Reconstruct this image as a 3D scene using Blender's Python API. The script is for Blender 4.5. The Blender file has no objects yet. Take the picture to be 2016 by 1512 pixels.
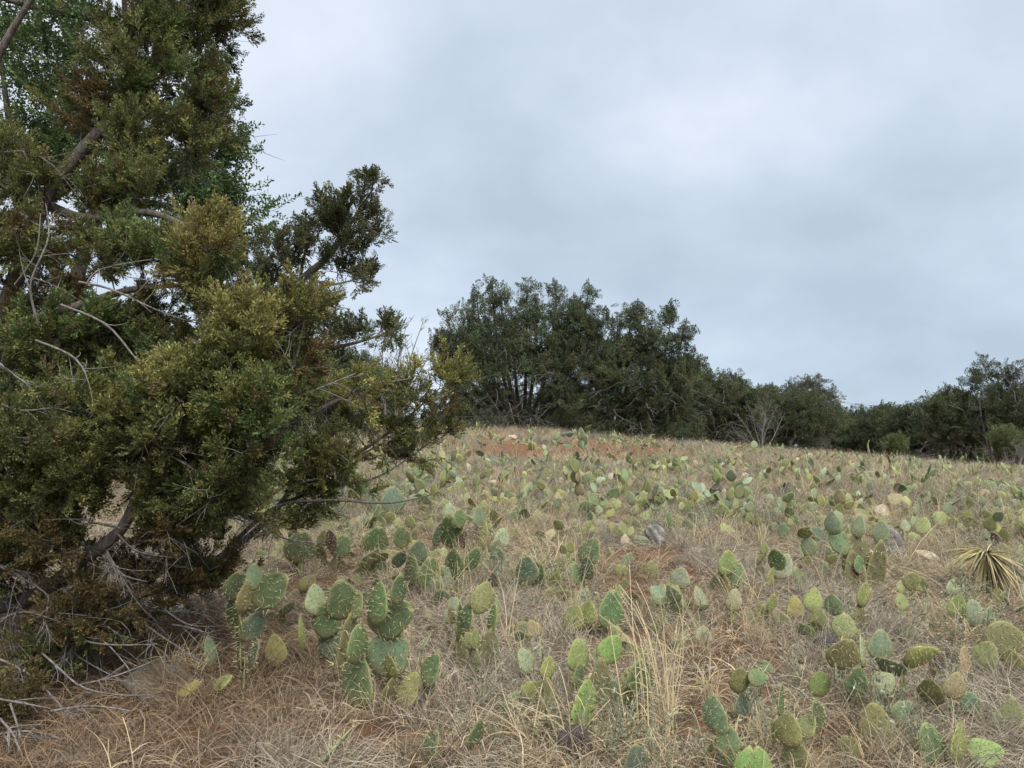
import bpy, math, random
import numpy as np
from math import radians as R

# ------------------------------------------------------------------ camera, sky, sun, exposure
scene = bpy.context.scene
col = scene.collection
F = 1510.0                                   # focal length in photograph pixels (2016 wide)
PITCH = R(4.4)
EYE = 1.6
cd = bpy.data.cameras.new('camera')
cam = bpy.data.objects.new('camera', cd)
col.objects.link(cam)
cd.sensor_width = 36.0
cd.lens = F / 2016.0 * 36.0
cd.clip_start = 0.05
cd.clip_end = 3000.0
cam.location = (0, 0, EYE)
cam.rotation_euler = (math.pi / 2 + PITCH, 0, 0)
scene.camera = cam

SUN_EL, SUN_AZ = R(52), R(160)           # a soft brightening of the overcast behind the camera
world = bpy.data.worlds.new('World')
scene.world = world
world.use_nodes = True
wn, wl = world.node_tree.nodes, world.node_tree.links
wn.clear()


def N(nodes, t, **kw):
    n = nodes.new(t)
    for k, v in kw.items():
        if k.startswith('i_'):
            key = k[2:]
            key = int(key) if key.isdigit() else key.replace('_', ' ')
            n.inputs[key].default_value = v
        else:
            setattr(n, k, v)
    return n


def build_sky():
    L = wl.new
    out = N(wn, 'ShaderNodeOutputWorld')
    bg = N(wn, 'ShaderNodeBackground')
    L(bg.outputs[0], out.inputs[0])
    sky = N(wn, 'ShaderNodeTexSky', sky_type='NISHITA', sun_disc=False, sun_elevation=SUN_EL, sun_rotation=SUN_AZ)
    skys = N(wn, 'ShaderNodeVectorMath', operation='SCALE')
    skys.inputs['Scale'].default_value = 0.07
    L(sky.outputs[0], skys.inputs[0])
    tc = N(wn, 'ShaderNodeTexCoord')
    sep = N(wn, 'ShaderNodeSeparateXYZ')
    L(tc.outputs['Generated'], sep.inputs[0])
    # project the view direction on a cloud deck: xy / (z + c)
    zc = N(wn, 'ShaderNodeMath', operation='MAXIMUM', i_1=0.0)
    L(sep.outputs[2], zc.inputs[0])
    za = N(wn, 'ShaderNodeMath', operation='ADD', i_1=0.55)
    L(zc.outputs[0], za.inputs[0])
    dv = N(wn, 'ShaderNodeVectorMath', operation='DIVIDE')
    cmb = N(wn, 'ShaderNodeCombineXYZ')
    for i in range(3):
        L(za.outputs[0], cmb.inputs[i])
    L(tc.outputs['Generated'], dv.inputs[0])
    L(cmb.outputs[0], dv.inputs[1])

    def noise(scale, detail, rough, off, dist=0.0):
        m = N(wn, 'ShaderNodeMapping')
        m.inputs['Location'].default_value = off
        L(dv.outputs[0], m.inputs[0])
        n = N(wn, 'ShaderNodeTexNoise')
        n.inputs['Scale'].default_value = scale
        n.inputs['Detail'].default_value = detail
        n.inputs['Roughness'].default_value = rough
        n.inputs['Distortion'].default_value = dist
        L(m.outputs[0], n.inputs[0])
        return n.outputs['Fac']
    n1 = noise(1.9, 3, 0.45, (3.1, 1.7, 0.3), 0.15)
    n2 = noise(5.2, 6, 0.52, (7.7, 2.2, 1.3), 0.12)
    mixn = N(wn, 'ShaderNodeMath', operation='MULTIPLY_ADD')
    L(n2, mixn.inputs[0])
    mixn.inputs[1].default_value = 0.62
    L(n1, mixn.inputs[2])
    # a few broad brighter and darker places in the deck (directions)
    acc = mixn.outputs[0]
    for (px, py, amp, sharp) in ((1290, 270, 0.20, 260), (1170, 380, 0.14, 300), (1560, 330, 0.08, 120), (620, 160, 0.10, 14), (1650, 330, 0.06, 30), (1600, 545, -0.20, 130), (1850, 600, -0.08, 120), (1500, 650, 0.07, 200), (960, 330, -0.08, 90), (760, 480, 0.08, 90), (1750, 430, 0.06, 150),
                                 (1150, 480, -0.05, 60), (880, 330, -0.08, 40), (1800, 120, -0.08, 20), (300, 350, 0.10, 12)):
        d = ray(px, py)
        dot = N(wn, 'ShaderNodeVectorMath', operation='DOT_PRODUCT')
        dot.inputs[1].default_value = d
        L(tc.outputs['Generated'], dot.inputs[0])
        a = N(wn, 'ShaderNodeMath', operation='MAXIMUM', i_1=0.0)
        L(dot.outputs['Value'], a.inputs[0])
        p = N(wn, 'ShaderNodeMath', operation='POWER', i_1=float(sharp))
        L(a.outputs[0], p.inputs[0])
        q = N(wn, 'ShaderNodeMath', operation='MULTIPLY_ADD')
        L(p.outputs[0], q.inputs[0])
        q.inputs[1].default_value = amp
        L(acc, q.inputs[2])
        acc = q.outputs[0]
    mr = N(wn, 'ShaderNodeMapRange')
    mr.inputs['From Min'].default_value = 0.54
    mr.inputs['From Max'].default_value = 1.06
    L(acc, mr.inputs['Value'])
    ramp = N(wn, 'ShaderNodeValToRGB')
    e = ramp.color_ramp.elements
    e[0].position, e[0].color = 0.0, (*SKY_DARK, 1)
    e[1].position, e[1].color = 1.0, (*SKY_LIGHT, 1)
    m_ = e.new(0.5)
    m_.color = (*SKY_MID, 1)
    L(mr.outputs[0], ramp.inputs[0])
    # towards the horizon the deck is a little dimmer and bluer
    hz = N(wn, 'ShaderNodeMapRange')
    hz.inputs['From Min'].default_value = 0.0
    hz.inputs['From Max'].default_value = 0.34
    L(zc.outputs[0], hz.inputs['Value'])
    hm = N(wn, 'ShaderNodeMix', data_type='RGBA')
    L(hz.outputs[0], hm.inputs[0])
    hm.inputs[6].default_value = (*SKY_HORIZON, 1)
    hm.inputs[7].default_value = (1, 1, 1, 1)
    mul = N(wn, 'ShaderNodeMix', data_type='RGBA', blend_type='MULTIPLY')
    mul.inputs[0].default_value = 1.0
    L(ramp.outputs[0], mul.inputs[6])
    L(hm.outputs[2], mul.inputs[7])
    mx = N(wn, 'ShaderNodeMix', data_type='RGBA')
    mx.inputs[0].default_value = 0.94
    L(skys.outputs[0], mx.inputs[6])
    L(mul.outputs[2], mx.inputs[7])
    L(mx.outputs[2], bg.inputs[0])
    bg.inputs[1].default_value = SKY_STRENGTH


def ray(px, py):
    v = np.array([(px - 1008) / F, 1.0, -(py - 756) / F])
    c, s = math.cos(PITCH), math.sin(PITCH)
    v = np.array([v[0], c * v[1] - s * v[2], s * v[1] + c * v[2]])
    return v / np.linalg.norm(v)


def P(px, py, depth):
    """World point seen at photograph pixel (px, py) at a depth along the camera axis."""
    v = np.array([(px - 1008) / F, 1.0, -(py - 756) / F]) * depth
    c, s = math.cos(PITCH), math.sin(PITCH)
    return np.array([v[0], c * v[1] - s * v[2], EYE + s * v[1] + c * v[2]])


SKY_DARK = (0.418, 0.494, 0.588)
SKY_MID = (0.510, 0.588, 0.695)
SKY_LIGHT = (0.650, 0.705, 0.805)
SKY_HORIZON = (0.93, 0.985, 1.0)
SKY_STRENGTH = 0.395
build_sky()

sd = bpy.data.lights.new('sun', 'SUN')
sun = bpy.data.objects.new('sun', sd)
col.objects.link(sun)
sd.energy = 1.5
sd.angle = R(45)
sd.color = (1.0, 0.97, 0.93)
sun.rotation_euler = (math.pi / 2 - SUN_EL, 0, math.pi - SUN_AZ)

vs = scene.view_settings
scene.display_settings.display_device = 'sRGB'
vs.view_transform = 'Standard'
vs.look = 'None'
vs.gamma = 1.0
vs.use_curve_mapping = False
vs.exposure = 1.70
scene.cycles.max_bounces = 6
scene.cycles.diffuse_bounces = 3
scene.cycles.transmission_bounces = 3

rng = np.random.default_rng(11)
random.seed(5)


# ------------------------------------------------------------------ noise and the ground's height
def _hash(ix, iy, seed):
    h = (ix.astype(np.int64) * 374761393 + iy.astype(np.int64) * 668265263 + seed * 974634777) & 0x7fffffff
    h = ((h ^ (h >> 13)) * 1274126177) & 0x7fffffff
    return ((h ^ (h >> 16)) & 0xffff) / 65535.0


def vnoise(x, y, seed=0):
    x, y = np.asarray(x, float), np.asarray(y, float)
    ix, iy = np.floor(x), np.floor(y)
    fx, fy = x - ix, y - iy
    fx, fy = fx * fx * (3 - 2 * fx), fy * fy * (3 - 2 * fy)
    a, b = _hash(ix, iy, seed), _hash(ix + 1, iy, seed)
    c, d = _hash(ix, iy + 1, seed), _hash(ix + 1, iy + 1, seed)
    return (a * (1 - fx) + b * fx) * (1 - fy) + (c * (1 - fx) + d * fx) * fy


def fbm(x, y, seed=0, octv=3):
    s, a, t = 0, 1.0, 0
    x, y = np.asarray(x, float), np.asarray(y, float)
    for o in range(octv):
        s = s + a * vnoise(x * 2 ** o + 17.3 * o, y * 2 ** o - 9.1 * o, seed + o)
        t += a
        a *= 0.5
    return s / t


def zg(x, y):
    x, y = np.asarray(x, float), np.asarray(y, float)
    rise = 2.02 * np.interp(y, [-50, 0, 8, 26, 31, 60, 400], [-0.8, 0, 0.285, 1.0, 1.03, 0.72, 0.5])
    drop = np.minimum(0.080 * np.log1p(np.exp(x * 0.8)) / 0.8, 2.2) * np.clip(y / 26.0, 0, 1.25)
    bump = 0.05 * (vnoise(x / 1.3, y / 1.3, 3) - 0.5) + 0.16 * (vnoise(x / 5.0, y / 5.0, 4) - 0.5) * np.clip(y / 8, 0, 1)
    return rise - drop + bump


_D = np.concatenate([np.arange(1.5, 12, 0.01), np.arange(12, 90, 0.05)])


def hit(px, py):
    """The ground under a photograph pixel: (point, depth)."""
    p0, p1 = P(px, py, 0.0), P(px, py, 1.0)
    dirv = p1 - p0
    pts = p0 + dirv * _D[:, None]
    below = pts[:, 2] < zg(pts[:, 0], pts[:, 1])
    i = int(np.argmax(below)) if below.any() else len(_D) - 1
    q = pts[i].copy()
    q[2] = float(zg(q[0], q[1]))
    return q, float(_D[i])


# ------------------------------------------------------------------ materials
def mat(name, fn):
    m = bpy.data.materials.new(name)
    m.use_nodes = True
    n, l = m.node_tree.nodes, m.node_tree.links
    n.clear()
    out = N(n, 'ShaderNodeOutputMaterial')
    sh = fn(n, l.new)
    l.new(sh, out.inputs[0])
    return m


def ramp_node(n, stops):
    r = N(n, 'ShaderNodeValToRGB')
    e = r.color_ramp.elements
    while len(e) < len(stops):
        e.new(0.5)
    for k, (p, c) in enumerate(stops):
        e[k].position = p
        e[k].color = (*c, 1)
    return r


def noise_node(n, L, vec, scale, detail=4, rough=0.6):
    t = N(n, 'ShaderNodeTexNoise')
    t.inputs['Scale'].default_value = scale
    t.inputs['Detail'].default_value = detail
    t.inputs['Roughness'].default_value = rough
    if vec is not None:
        L(vec, t.inputs['Vector'])
    return t


def foliage_shader(rough=0.7, trans=0.25, spread=0.45, instancer=True):
    def fn(n, L):
        at = N(n, 'ShaderNodeAttribute', attribute_type='INSTANCER' if instancer else 'GEOMETRY', attribute_name='tint')
        geo = N(n, 'ShaderNodeNewGeometry')
        mr = N(n, 'ShaderNodeMapRange')
        mr.inputs['To Min'].default_value = 1 - spread
        mr.inputs['To Max'].default_value = 1 + spread
        L(geo.outputs['Random Per Island'], mr.inputs['Value'])
        sc = N(n, 'ShaderNodeVectorMath', operation='SCALE')
        L(at.outputs['Color'], sc.inputs[0])
        L(mr.outputs[0], sc.inputs['Scale'])
        bs = N(n, 'ShaderNodeBsdfPrincipled')
        bs.inputs['Roughness'].default_value = rough
        bs.inputs['Specular IOR Level'].default_value = 0.25
        L(sc.outputs[0], bs.inputs['Base Color'])
        tr = N(n, 'ShaderNodeBsdfTranslucent')
        L(sc.outputs[0], tr.inputs[0])
        mx = N(n, 'ShaderNodeMixShader')
        mx.inputs[0].default_value = trans
        L(bs.outputs[0], mx.inputs[1])
        L(tr.outputs[0], mx.inputs[2])
        return mx.outputs[0]
    return fn


def bark_shader(c0, c1, c2, scale=9.0):
    def fn(n, L):
        tc = N(n, 'ShaderNodeTexCoord')
        mp = N(n, 'ShaderNodeMapping')
        mp.inputs['Scale'].default_value = (1.6, 1.6, 0.22)
        L(tc.outputs['Object'], mp.inputs[0])
        t = noise_node(n, L, mp.outputs[0], scale * 4, 6, 0.7)
        r = ramp_node(n, [(0.3, c0), (0.5, c1), (0.72, c2)])
        L(t.outputs['Fac'], r.inputs[0])
        bs = N(n, 'ShaderNodeBsdfPrincipled')
        bs.inputs['Roughness'].default_value = 0.9
        L(r.outputs[0], bs.inputs['Base Color'])
        bp = N(n, 'ShaderNodeBump')
        bp.inputs['Strength'].default_value = 1.0
        bp.inputs['Distance'].default_value = 0.02
        L(t.outputs['Fac'], bp.inputs['Height'])
        L(bp.outputs[0], bs.inputs['Normal'])
        return bs.outputs[0]
    return fn


def ground_shader(n, L):
    tc = N(n, 'ShaderNodeTexCoord')
    at = N(n, 'ShaderNodeAttribute', attribute_type='GEOMETRY', attribute_name='soil')
    big = noise_node(n, L, tc.outputs['Object'], 0.9, 6, 0.65)
    mid = noise_node(n, L, tc.outputs['Object'], 9.0, 8, 0.7)
    mp = N(n, 'ShaderNodeMapping')
    mp.inputs['Scale'].default_value = (1, 2.6, 1)
    mp.inputs['Rotation'].default_value = (0, 0, 0.5)
    L(tc.outputs['Object'], mp.inputs[0])
    fine = noise_node(n, L, mp.outputs[0], 60.0, 6, 0.8)
    straw = ramp_node(n, [(0.28, (0.10, 0.065, 0.042)), (0.5, (0.24, 0.165, 0.10)), (0.72, (0.40, 0.30, 0.19))])
    L(fine.outputs['Fac'], straw.inputs[0])
    soil = ramp_node(n, [(0.3, (0.11, 0.058, 0.035)), (0.52, (0.245, 0.135, 0.075)), (0.75, (0.37, 0.23, 0.135))])
    L(mid.outputs['Fac'], soil.inputs[0])
    add = N(n, 'ShaderNodeMath', operation='MULTIPLY_ADD')
    L(big.outputs['Fac'], add.inputs[0])
    add.inputs[1].default_value = 0.6
    add.inputs[2].default_value = -0.3
    ad2 = N(n, 'ShaderNodeMath', operation='ADD', use_clamp=True)
    L(add.outputs[0], ad2.inputs[0])
    L(at.outputs['Fac'], ad2.inputs[1])
    mx = N(n, 'ShaderNodeMix', data_type='RGBA')
    L(ad2.outputs[0], mx.inputs[0])
    L(straw.outputs[0], mx.inputs[6])
    L(soil.outputs[0], mx.inputs[7])
    bs = N(n, 'ShaderNodeBsdfPrincipled')
    bs.inputs['Roughness'].default_value = 0.95
    bs.inputs['Specular IOR Level'].default_value = 0.1
    L(mx.outputs[2], bs.inputs['Base Color'])
    bp = N(n, 'ShaderNodeBump')
    bp.inputs['Strength'].default_value = 0.8
    bp.inputs['Distance'].default_value = 0.03
    L(fine.outputs['Fac'], bp.inputs['Height'])
    bp2 = N(n, 'ShaderNodeBump')
    bp2.inputs['Strength'].default_value = 0.7
    bp2.inputs['Distance'].default_value = 0.08
    L(mid.outputs['Fac'], bp2.inputs['Height'])
    L(bp.outputs[0], bp2.inputs['Normal'])
    L(bp2.outputs[0], bs.inputs['Normal'])
    return bs.outputs[0]


def pad_shader(n, L):
    oi = N(n, 'ShaderNodeObjectInfo')
    tc = N(n, 'ShaderNodeTexCoord')
    rim = N(n, 'ShaderNodeAttribute', attribute_type='GEOMETRY', attribute_name='rim')
    off = N(n, 'ShaderNodeVectorMath', operation='ADD')
    L(tc.outputs['Object'], off.inputs[0])
    rv = N(n, 'ShaderNodeMath', operation='MULTIPLY', i_1=60.0)
    L(oi.outputs['Random'], rv.inputs[0])
    L(rv.outputs[0], off.inputs[1])
    t = noise_node(n, L, off.outputs[0], 3.2, 5, 0.65)
    mr = N(n, 'ShaderNodeMapRange')
    mr.inputs['From Min'].default_value = 0.3
    mr.inputs['From Max'].default_value = 0.7
    mr.inputs['To Min'].default_value = 0.72
    mr.inputs['To Max'].default_value = 1.25
    L(t.outputs['Fac'], mr.inputs['Value'])
    sc = N(n, 'ShaderNodeVectorMath', operation='SCALE')
    L(oi.outputs['Color'], sc.inputs[0])
    L(mr.outputs[0], sc.inputs['Scale'])
    # yellowed rim
    rm = N(n, 'ShaderNodeMath', operation='POWER', i_1=2.2)
    L(rim.outputs['Fac'], rm.inputs[0])
    rm2 = N(n, 'ShaderNodeMath', operation='MULTIPLY', i_1=0.75)
    L(rm.outputs[0], rm2.inputs[0])
    mx = N(n, 'ShaderNodeMix', data_type='RGBA')
    L(rm2.outputs[0], mx.inputs[0])
    L(sc.outputs[0], mx.inputs[6])
    mx.inputs[7].default_value = (0.36, 0.34, 0.13, 1)
    # corky brown scabs
    t2 = noise_node(n, L, off.outputs[0], 7.0, 6, 0.75)
    cr = ramp_node(n, [(0.54, (0, 0, 0)), (0.66, (1, 1, 1))])
    L(t2.outputs['Fac'], cr.inputs[0])
    cm = N(n, 'ShaderNodeMath', operation='MULTIPLY', i_1=0.55)
    L(cr.outputs[0], cm.inputs[0])
    mx2 = N(n, 'ShaderNodeMix', data_type='RGBA')
    L(cm.outputs[0], mx2.inputs[0])
    L(mx.outputs[2], mx2.inputs[6])
    mx2.inputs[7].default_value = (0.20, 0.15, 0.08, 1)
    sz = N(n, 'ShaderNodeSeparateXYZ')
    L(tc.outputs['Object'], sz.inputs[0])
    nb = N(n, 'ShaderNodeMath', operation='MULTIPLY_ADD')
    L(t2.outputs['Fac'], nb.inputs[0])
    nb.inputs[1].default_value = 0.35
    L(sz.outputs[2], nb.inputs[2])
    br = N(n, 'ShaderNodeMapRange')
    br.inputs['From Min'].default_value = 0.22
    br.inputs['From Max'].default_value = 0.50
    br.inputs['To Min'].default_value = 0.65
    br.inputs['To Max'].default_value = 0.0
    L(nb.outputs[0], br.inputs['Value'])
    mx3 = N(n, 'ShaderNodeMix', data_type='RGBA')
    L(br.outputs[0], mx3.inputs[0])
    L(mx2.outputs[2], mx3.inputs[6])
    mx3.inputs[7].default_value = (0.19, 0.155, 0.075, 1)
    mx2 = mx3
    bs = N(n, 'ShaderNodeBsdfPrincipled')
    bs.inputs['Roughness'].default_value = 0.55
    bs.inputs['Specular IOR Level'].default_value = 0.35
    L(mx2.outputs[2], bs.inputs['Base Color'])
    bp = N(n, 'ShaderNodeBump')
    bp.inputs['Strength'].default_value = 0.35
    bp.inputs['Distance'].default_value = 0.02
    L(t2.outputs['Fac'], bp.inputs['Height'])
    L(bp.outputs[0], bs.inputs['Normal'])
    return bs.outputs[0]


def flat_shader(c, rough=0.8):
    def fn(n, L):
        tc = N(n, 'ShaderNodeTexCoord')
        t = noise_node(n, L, tc.outputs['Object'], 14.0, 4, 0.6)
        mr = N(n, 'ShaderNodeMapRange')
        mr.inputs['To Min'].default_value = 0.6
        mr.inputs['To Max'].default_value = 1.4
        L(t.outputs['Fac'], mr.inputs['Value'])
        sc = N(n, 'ShaderNodeVectorMath', operation='SCALE')
        sc.inputs[0].default_value = c
        L(mr.outputs[0], sc.inputs['Scale'])
        bs = N(n, 'ShaderNodeBsdfPrincipled')
        bs.inputs['Roughness'].default_value = rough
        L(sc.outputs[0], bs.inputs['Base Color'])
        return bs.outputs[0]
    return fn


def rock_shader(c0, c1, c2, thr=0.5):
    def fn(n, L):
        tc = N(n, 'ShaderNodeTexCoord')
        t = noise_node(n, L, tc.outputs['Object'], 7.0, 9, 0.72)
        t2 = noise_node(n, L, tc.outputs['Object'], 30.0, 6, 0.7)
        r = ramp_node(n, [(thr - 0.16, c0), (thr, c1), (thr + 0.14, c2)])
        L(t.outputs['Fac'], r.inputs[0])
        bs = N(n, 'ShaderNodeBsdfPrincipled')
        bs.inputs['Roughness'].default_value = 0.95
        L(r.outputs[0], bs.inputs['Base Color'])
        bp = N(n, 'ShaderNodeBump')
        bp.inputs['Strength'].default_value = 0.8
        bp.inputs['Distance'].default_value = 0.02
        L(t2.outputs['Fac'], bp.inputs['Height'])
        L(bp.outputs[0], bs.inputs['Normal'])
        return bs.outputs[0]
    return fn


M = {
    'ground': mat('ground', ground_shader),
    'juniper': mat('juniper_foliage', foliage_shader(0.7, 0.33, 0.65)),
    'oak': mat('oak_foliage', foliage_shader(0.5, 0.3, 0.4)),
    'grass': mat('dry_grass', foliage_shader(0.85, 0.2, 0.5)),
    'blade': mat('straw_blade', flat_shader((0.50, 0.405, 0.24))),
    'bark': mat('juniper_bark', bark_shader((0.050, 0.038, 0.030), (0.125, 0.100, 0.082), (0.25, 0.22, 0.195))),
    'far_bark': mat('dark_bark', bark_shader((0.02, 0.015, 0.012), (0.05, 0.04, 0.033), (0.11, 0.09, 0.075), 3)),
    'dead': mat('dead_wood', bark_shader((0.08, 0.065, 0.055), (0.19, 0.17, 0.15), (0.38, 0.36, 0.33), 6)),
    'dead_far': mat('grey_twigs', bark_shader((0.12, 0.105, 0.10), (0.20, 0.175, 0.165), (0.30, 0.27, 0.25), 3)),
    'pad': mat('cactus_pad', pad_shader),
    'spine': mat('cactus_spine', flat_shader((0.55, 0.47, 0.28))),
    'areole': mat('cactus_areole', flat_shader((0.06, 0.045, 0.025))),
    'white_rock': mat('pale_limestone', rock_shader((0.07, 0.064, 0.056), (0.22, 0.205, 0.18), (0.50, 0.475, 0.43), 0.50)),
    'brown_rock': mat('brown_limestone', rock_shader((0.065, 0.048, 0.034), (0.14, 0.11, 0.08), (0.24, 0.205, 0.16), 0.5)),
    'cream_rock': mat('cream_limestone', rock_shader((0.20, 0.15, 0.11), (0.36, 0.30, 0.235), (0.52, 0.46, 0.38), 0.45)),
    'dark_rock': mat('dark_root_mass', rock_shader((0.025, 0.02, 0.02), (0.075, 0.06, 0.055), (0.16, 0.13, 0.12), 0.52)),
    'yucca': mat('yucca_leaf', flat_shader((0.30, 0.275, 0.115), 0.7)),
    'yucca_dry': mat('yucca_dry_leaf', flat_shader((0.42, 0.35, 0.17), 0.8)),
    'yucca_dead': mat('yucca_dead_leaf', flat_shader((0.16, 0.125, 0.075), 0.9)),
    'pole': mat('weathered_pole', bark_shader((0.12, 0.11, 0.105), (0.19, 0.18, 0.17), (0.26, 0.25, 0.24), 2)),
}


# ------------------------------------------------------------------ mesh helpers
def tag(o, label=None, cat=None, group=None, kind=None):
    if label:
        o['label'] = label
    if cat:
        o['category'] = cat
    if group:
        o['group'] = group
    if kind:
        o['kind'] = kind
    return o


def link(o, parent=None):
    col.objects.link(o)
    if parent is not None:
        o.parent = parent
    return o


def empty(name, loc):
    o = bpy.data.objects.new(name, None)
    o.location = [float(v) for v in loc]
    o.empty_display_size = 0.2
    col.objects.link(o)
    return o


def tri_mesh(name, V, T, mats, midx=None, smooth=False, attrs=None):
    me = bpy.data.meshes.new(name)
    V = np.asarray(V, np.float32).reshape(-1, 3)
    T = np.asarray(T, np.int32).reshape(-1, 3)
    me.vertices.add(len(V))
    me.vertices.foreach_set('co', V.ravel())
    me.loops.add(len(T) * 3)
    me.loops.foreach_set('vertex_index', T.ravel())
    me.polygons.add(len(T))
    me.polygons.foreach_set('loop_start', np.arange(len(T), dtype=np.int32) * 3)
    me.polygons.foreach_set('loop_total', np.full(len(T), 3, np.int32))
    for m in (mats if isinstance(mats, (list, tuple)) else [mats]):
        me.materials.append(m)
    if midx is not None:
        me.polygons.foreach_set('material_index', np.asarray(midx, np.int32))
    me.polygons.foreach_set('use_smooth', np.full(len(T), bool(smooth)))
    for k, v in (attrs or {}).items():
        a = me.attributes.new(k, 'FLOAT', 'POINT')
        a.data.foreach_set('value', np.asarray(v, np.float32))
    me.update()
    me.validate()
    return me


class MB:
    """Collects triangles with a material index and builds one mesh."""

    def __init__(s):
        s.V, s.T, s.I, s.A, s.n = [], [], [], [], 0

    def add(s, V, T, mi=0, a=None):
        V = np.asarray(V, float).reshape(-1, 3)
        T = np.asarray(T, int).reshape(-1, 3)
        s.V.append(V)
        s.T.append(T + s.n)
        s.I.append(np.full(len(T), mi))
        s.A.append(np.zeros(len(V)) if a is None else np.asarray(a, float))
        s.n += len(V)

    def mesh(s, name, mats, smooth=False, attr=None):
        if not s.V:
            return tri_mesh(name, np.zeros((0, 3)), np.zeros((0, 3)), mats)
        return tri_mesh(name, np.concatenate(s.V), np.concatenate(s.T), mats, np.concatenate(s.I), smooth,
                        {attr: np.concatenate(s.A)} if attr else None)

    def obj(s, name, mats, parent=None, smooth=False, origin=None):
        me = s.mesh(name, mats, smooth)
        o = bpy.data.objects.new(name, me)
        link(o, parent)
        return o


def norm(v):
    v = np.asarray(v, float)
    return v / (np.linalg.norm(v, axis=-1, keepdims=True) + 1e-12)


def tube(pts, rad, sides=5):
    pts = np.asarray(pts, float)
    n = len(pts)
    rad = np.broadcast_to(np.asarray(rad, float), (n,))
    tan = norm(np.gradient(pts, axis=0))
    ref = np.array([0.31, 0.17, 0.93]) if abs(tan[0][2]) < 0.8 else np.array([0.9, 0.3, 0.1])
    a = norm(np.cross(tan, ref))
    b = np.cross(tan, a)
    ang = np.arange(sides) * 2 * math.pi / sides
    ring = a[:, None, :] * np.cos(ang)[None, :, None] + b[:, None, :] * np.sin(ang)[None, :, None]
    V = (pts[:, None, :] + ring * rad[:, None, None]).reshape(-1, 3)
    i = np.arange(n - 1)[:, None] * sides
    j = np.arange(sides)[None, :]
    k = (j + 1) % sides
    q0, q1, q2, q3 = i + j, i + k, i + sides + k, i + sides + j
    T = np.concatenate([np.stack([q0, q1, q2], -1).reshape(-1, 3), np.stack([q0, q2, q3], -1).reshape(-1, 3)])
    return V, T


def spline(pts, n, ex=None):
    """Catmull-Rom through control points; ex: extra columns (radii) interpolated linearly."""
    p = np.asarray(pts, float)
    m = len(p)
    u = np.linspace(0, m - 1, n)
    k = np.clip(u.astype(int), 0, m - 2)
    f = (u - k)[:, None]
    g = lambda i: p[np.clip(i, 0, m - 1)]
    a, b, c, d = g(k - 1), g(k), g(k + 1), g(k + 2)
    return 0.5 * ((2 * b) + (-a + c) * f + (2 * a - 5 * b + 4 * c - d) * f ** 2 + (-a + 3 * b - 3 * c + d) * f ** 3)


def frames(dirs, rg):
    """Euler angles that turn local +Z along each direction, with a random spin."""
    z = norm(dirs)
    r = rg.normal(size=z.shape)
    x = norm(np.cross(r, z))
    y = np.cross(z, x)
    b = np.arcsin(np.clip(-x[:, 2], -1, 1))
    a = np.arctan2(y[:, 2], z[:, 2])
    c = np.arctan2(x[:, 1], x[:, 0])
    return np.stack([a, b, c], -1)


# ------------------------------------------------------------------ scattering by geometry nodes (foliage, grass: nobody could count it)
_groups = {}


def scatter_group(protos):
    key = tuple(o.name for o in protos)
    if key in _groups:
        return _groups[key]
    g = bpy.data.node_groups.new('scatter', 'GeometryNodeTree')
    g.interface.new_socket('Geometry', in_out='INPUT', socket_type='NodeSocketGeometry')
    g.interface.new_socket('Geometry', in_out='OUTPUT', socket_type='NodeSocketGeometry')
    n, L = g.nodes, g.links.new
    gi, go = n.new('NodeGroupInput'), n.new('NodeGroupOutput')
    iop = n.new('GeometryNodeInstanceOnPoints')
    jn = n.new('GeometryNodeJoinGeometry')
    for o in protos:
        oi = n.new('GeometryNodeObjectInfo')
        oi.inputs['Object'].default_value = o
        ti = n.new('GeometryNodeGeometryToInstance')
        L(oi.outputs['Geometry'], ti.inputs[0])
        L(ti.outputs[0], jn.inputs[0])

    def named(nm, t):
        a = n.new('GeometryNodeInputNamedAttribute')
        a.data_type = t
        a.inputs['Name'].default_value = nm
        return a.outputs[0]
    er = n.new('FunctionNodeEulerToRotation')
    L(named('rot', 'FLOAT_VECTOR'), er.inputs[0])
    L(gi.outputs[0], iop.inputs['Points'])
    L(jn.outputs[0], iop.inputs['Instance'])
    iop.inputs['Pick Instance'].default_value = True
    L(named('pick', 'INT'), iop.inputs['Instance Index'])
    L(er.outputs[0], iop.inputs['Rotation'])
    L(named('scl', 'FLOAT_VECTOR'), iop.inputs['Scale'])
    L(iop.outputs[0], go.inputs[0])
    _groups[key] = g
    return g


def scatter(name, pts, rot, scl, tint, protos, parent=None, rg=rng, matl=None):
    pts = np.asarray(pts, np.float32).reshape(-1, 3)
    n = len(pts)
    me = bpy.data.meshes.new(name)
    me.vertices.add(n)
    me.vertices.foreach_set('co', pts.ravel())
    scl = np.asarray(scl, np.float32)
    if scl.ndim == 1:
        scl = np.repeat(scl[:, None], 3, 1)
    for nm, t, d, key in (('rot', 'FLOAT_VECTOR', rot, 'vector'), ('scl', 'FLOAT_VECTOR', scl, 'vector')):
        a = me.attributes.new(nm, t, 'POINT')
        a.data.foreach_set(key, np.asarray(d, np.float32).ravel())
    a = me.attributes.new('tint', 'FLOAT_COLOR', 'POINT')
    tint = np.asarray(tint, np.float32)
    a.data.foreach_set('color', np.concatenate([tint, np.ones((n, 1), np.float32)], 1).ravel())
    a = me.attributes.new('pick', 'INT', 'POINT')
    a.data.foreach_set('value', rg.integers(0, len(protos), n).astype(np.int32))
    me.materials.append(protos[0].data.materials[0])
    o = bpy.data.objects.new(name, me)
    link(o, parent)
    md = o.modifiers.new('scatter', 'NODES')
    md.node_group = scatter_group(protos)
    o['kind'] = 'stuff'
    return o


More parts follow.
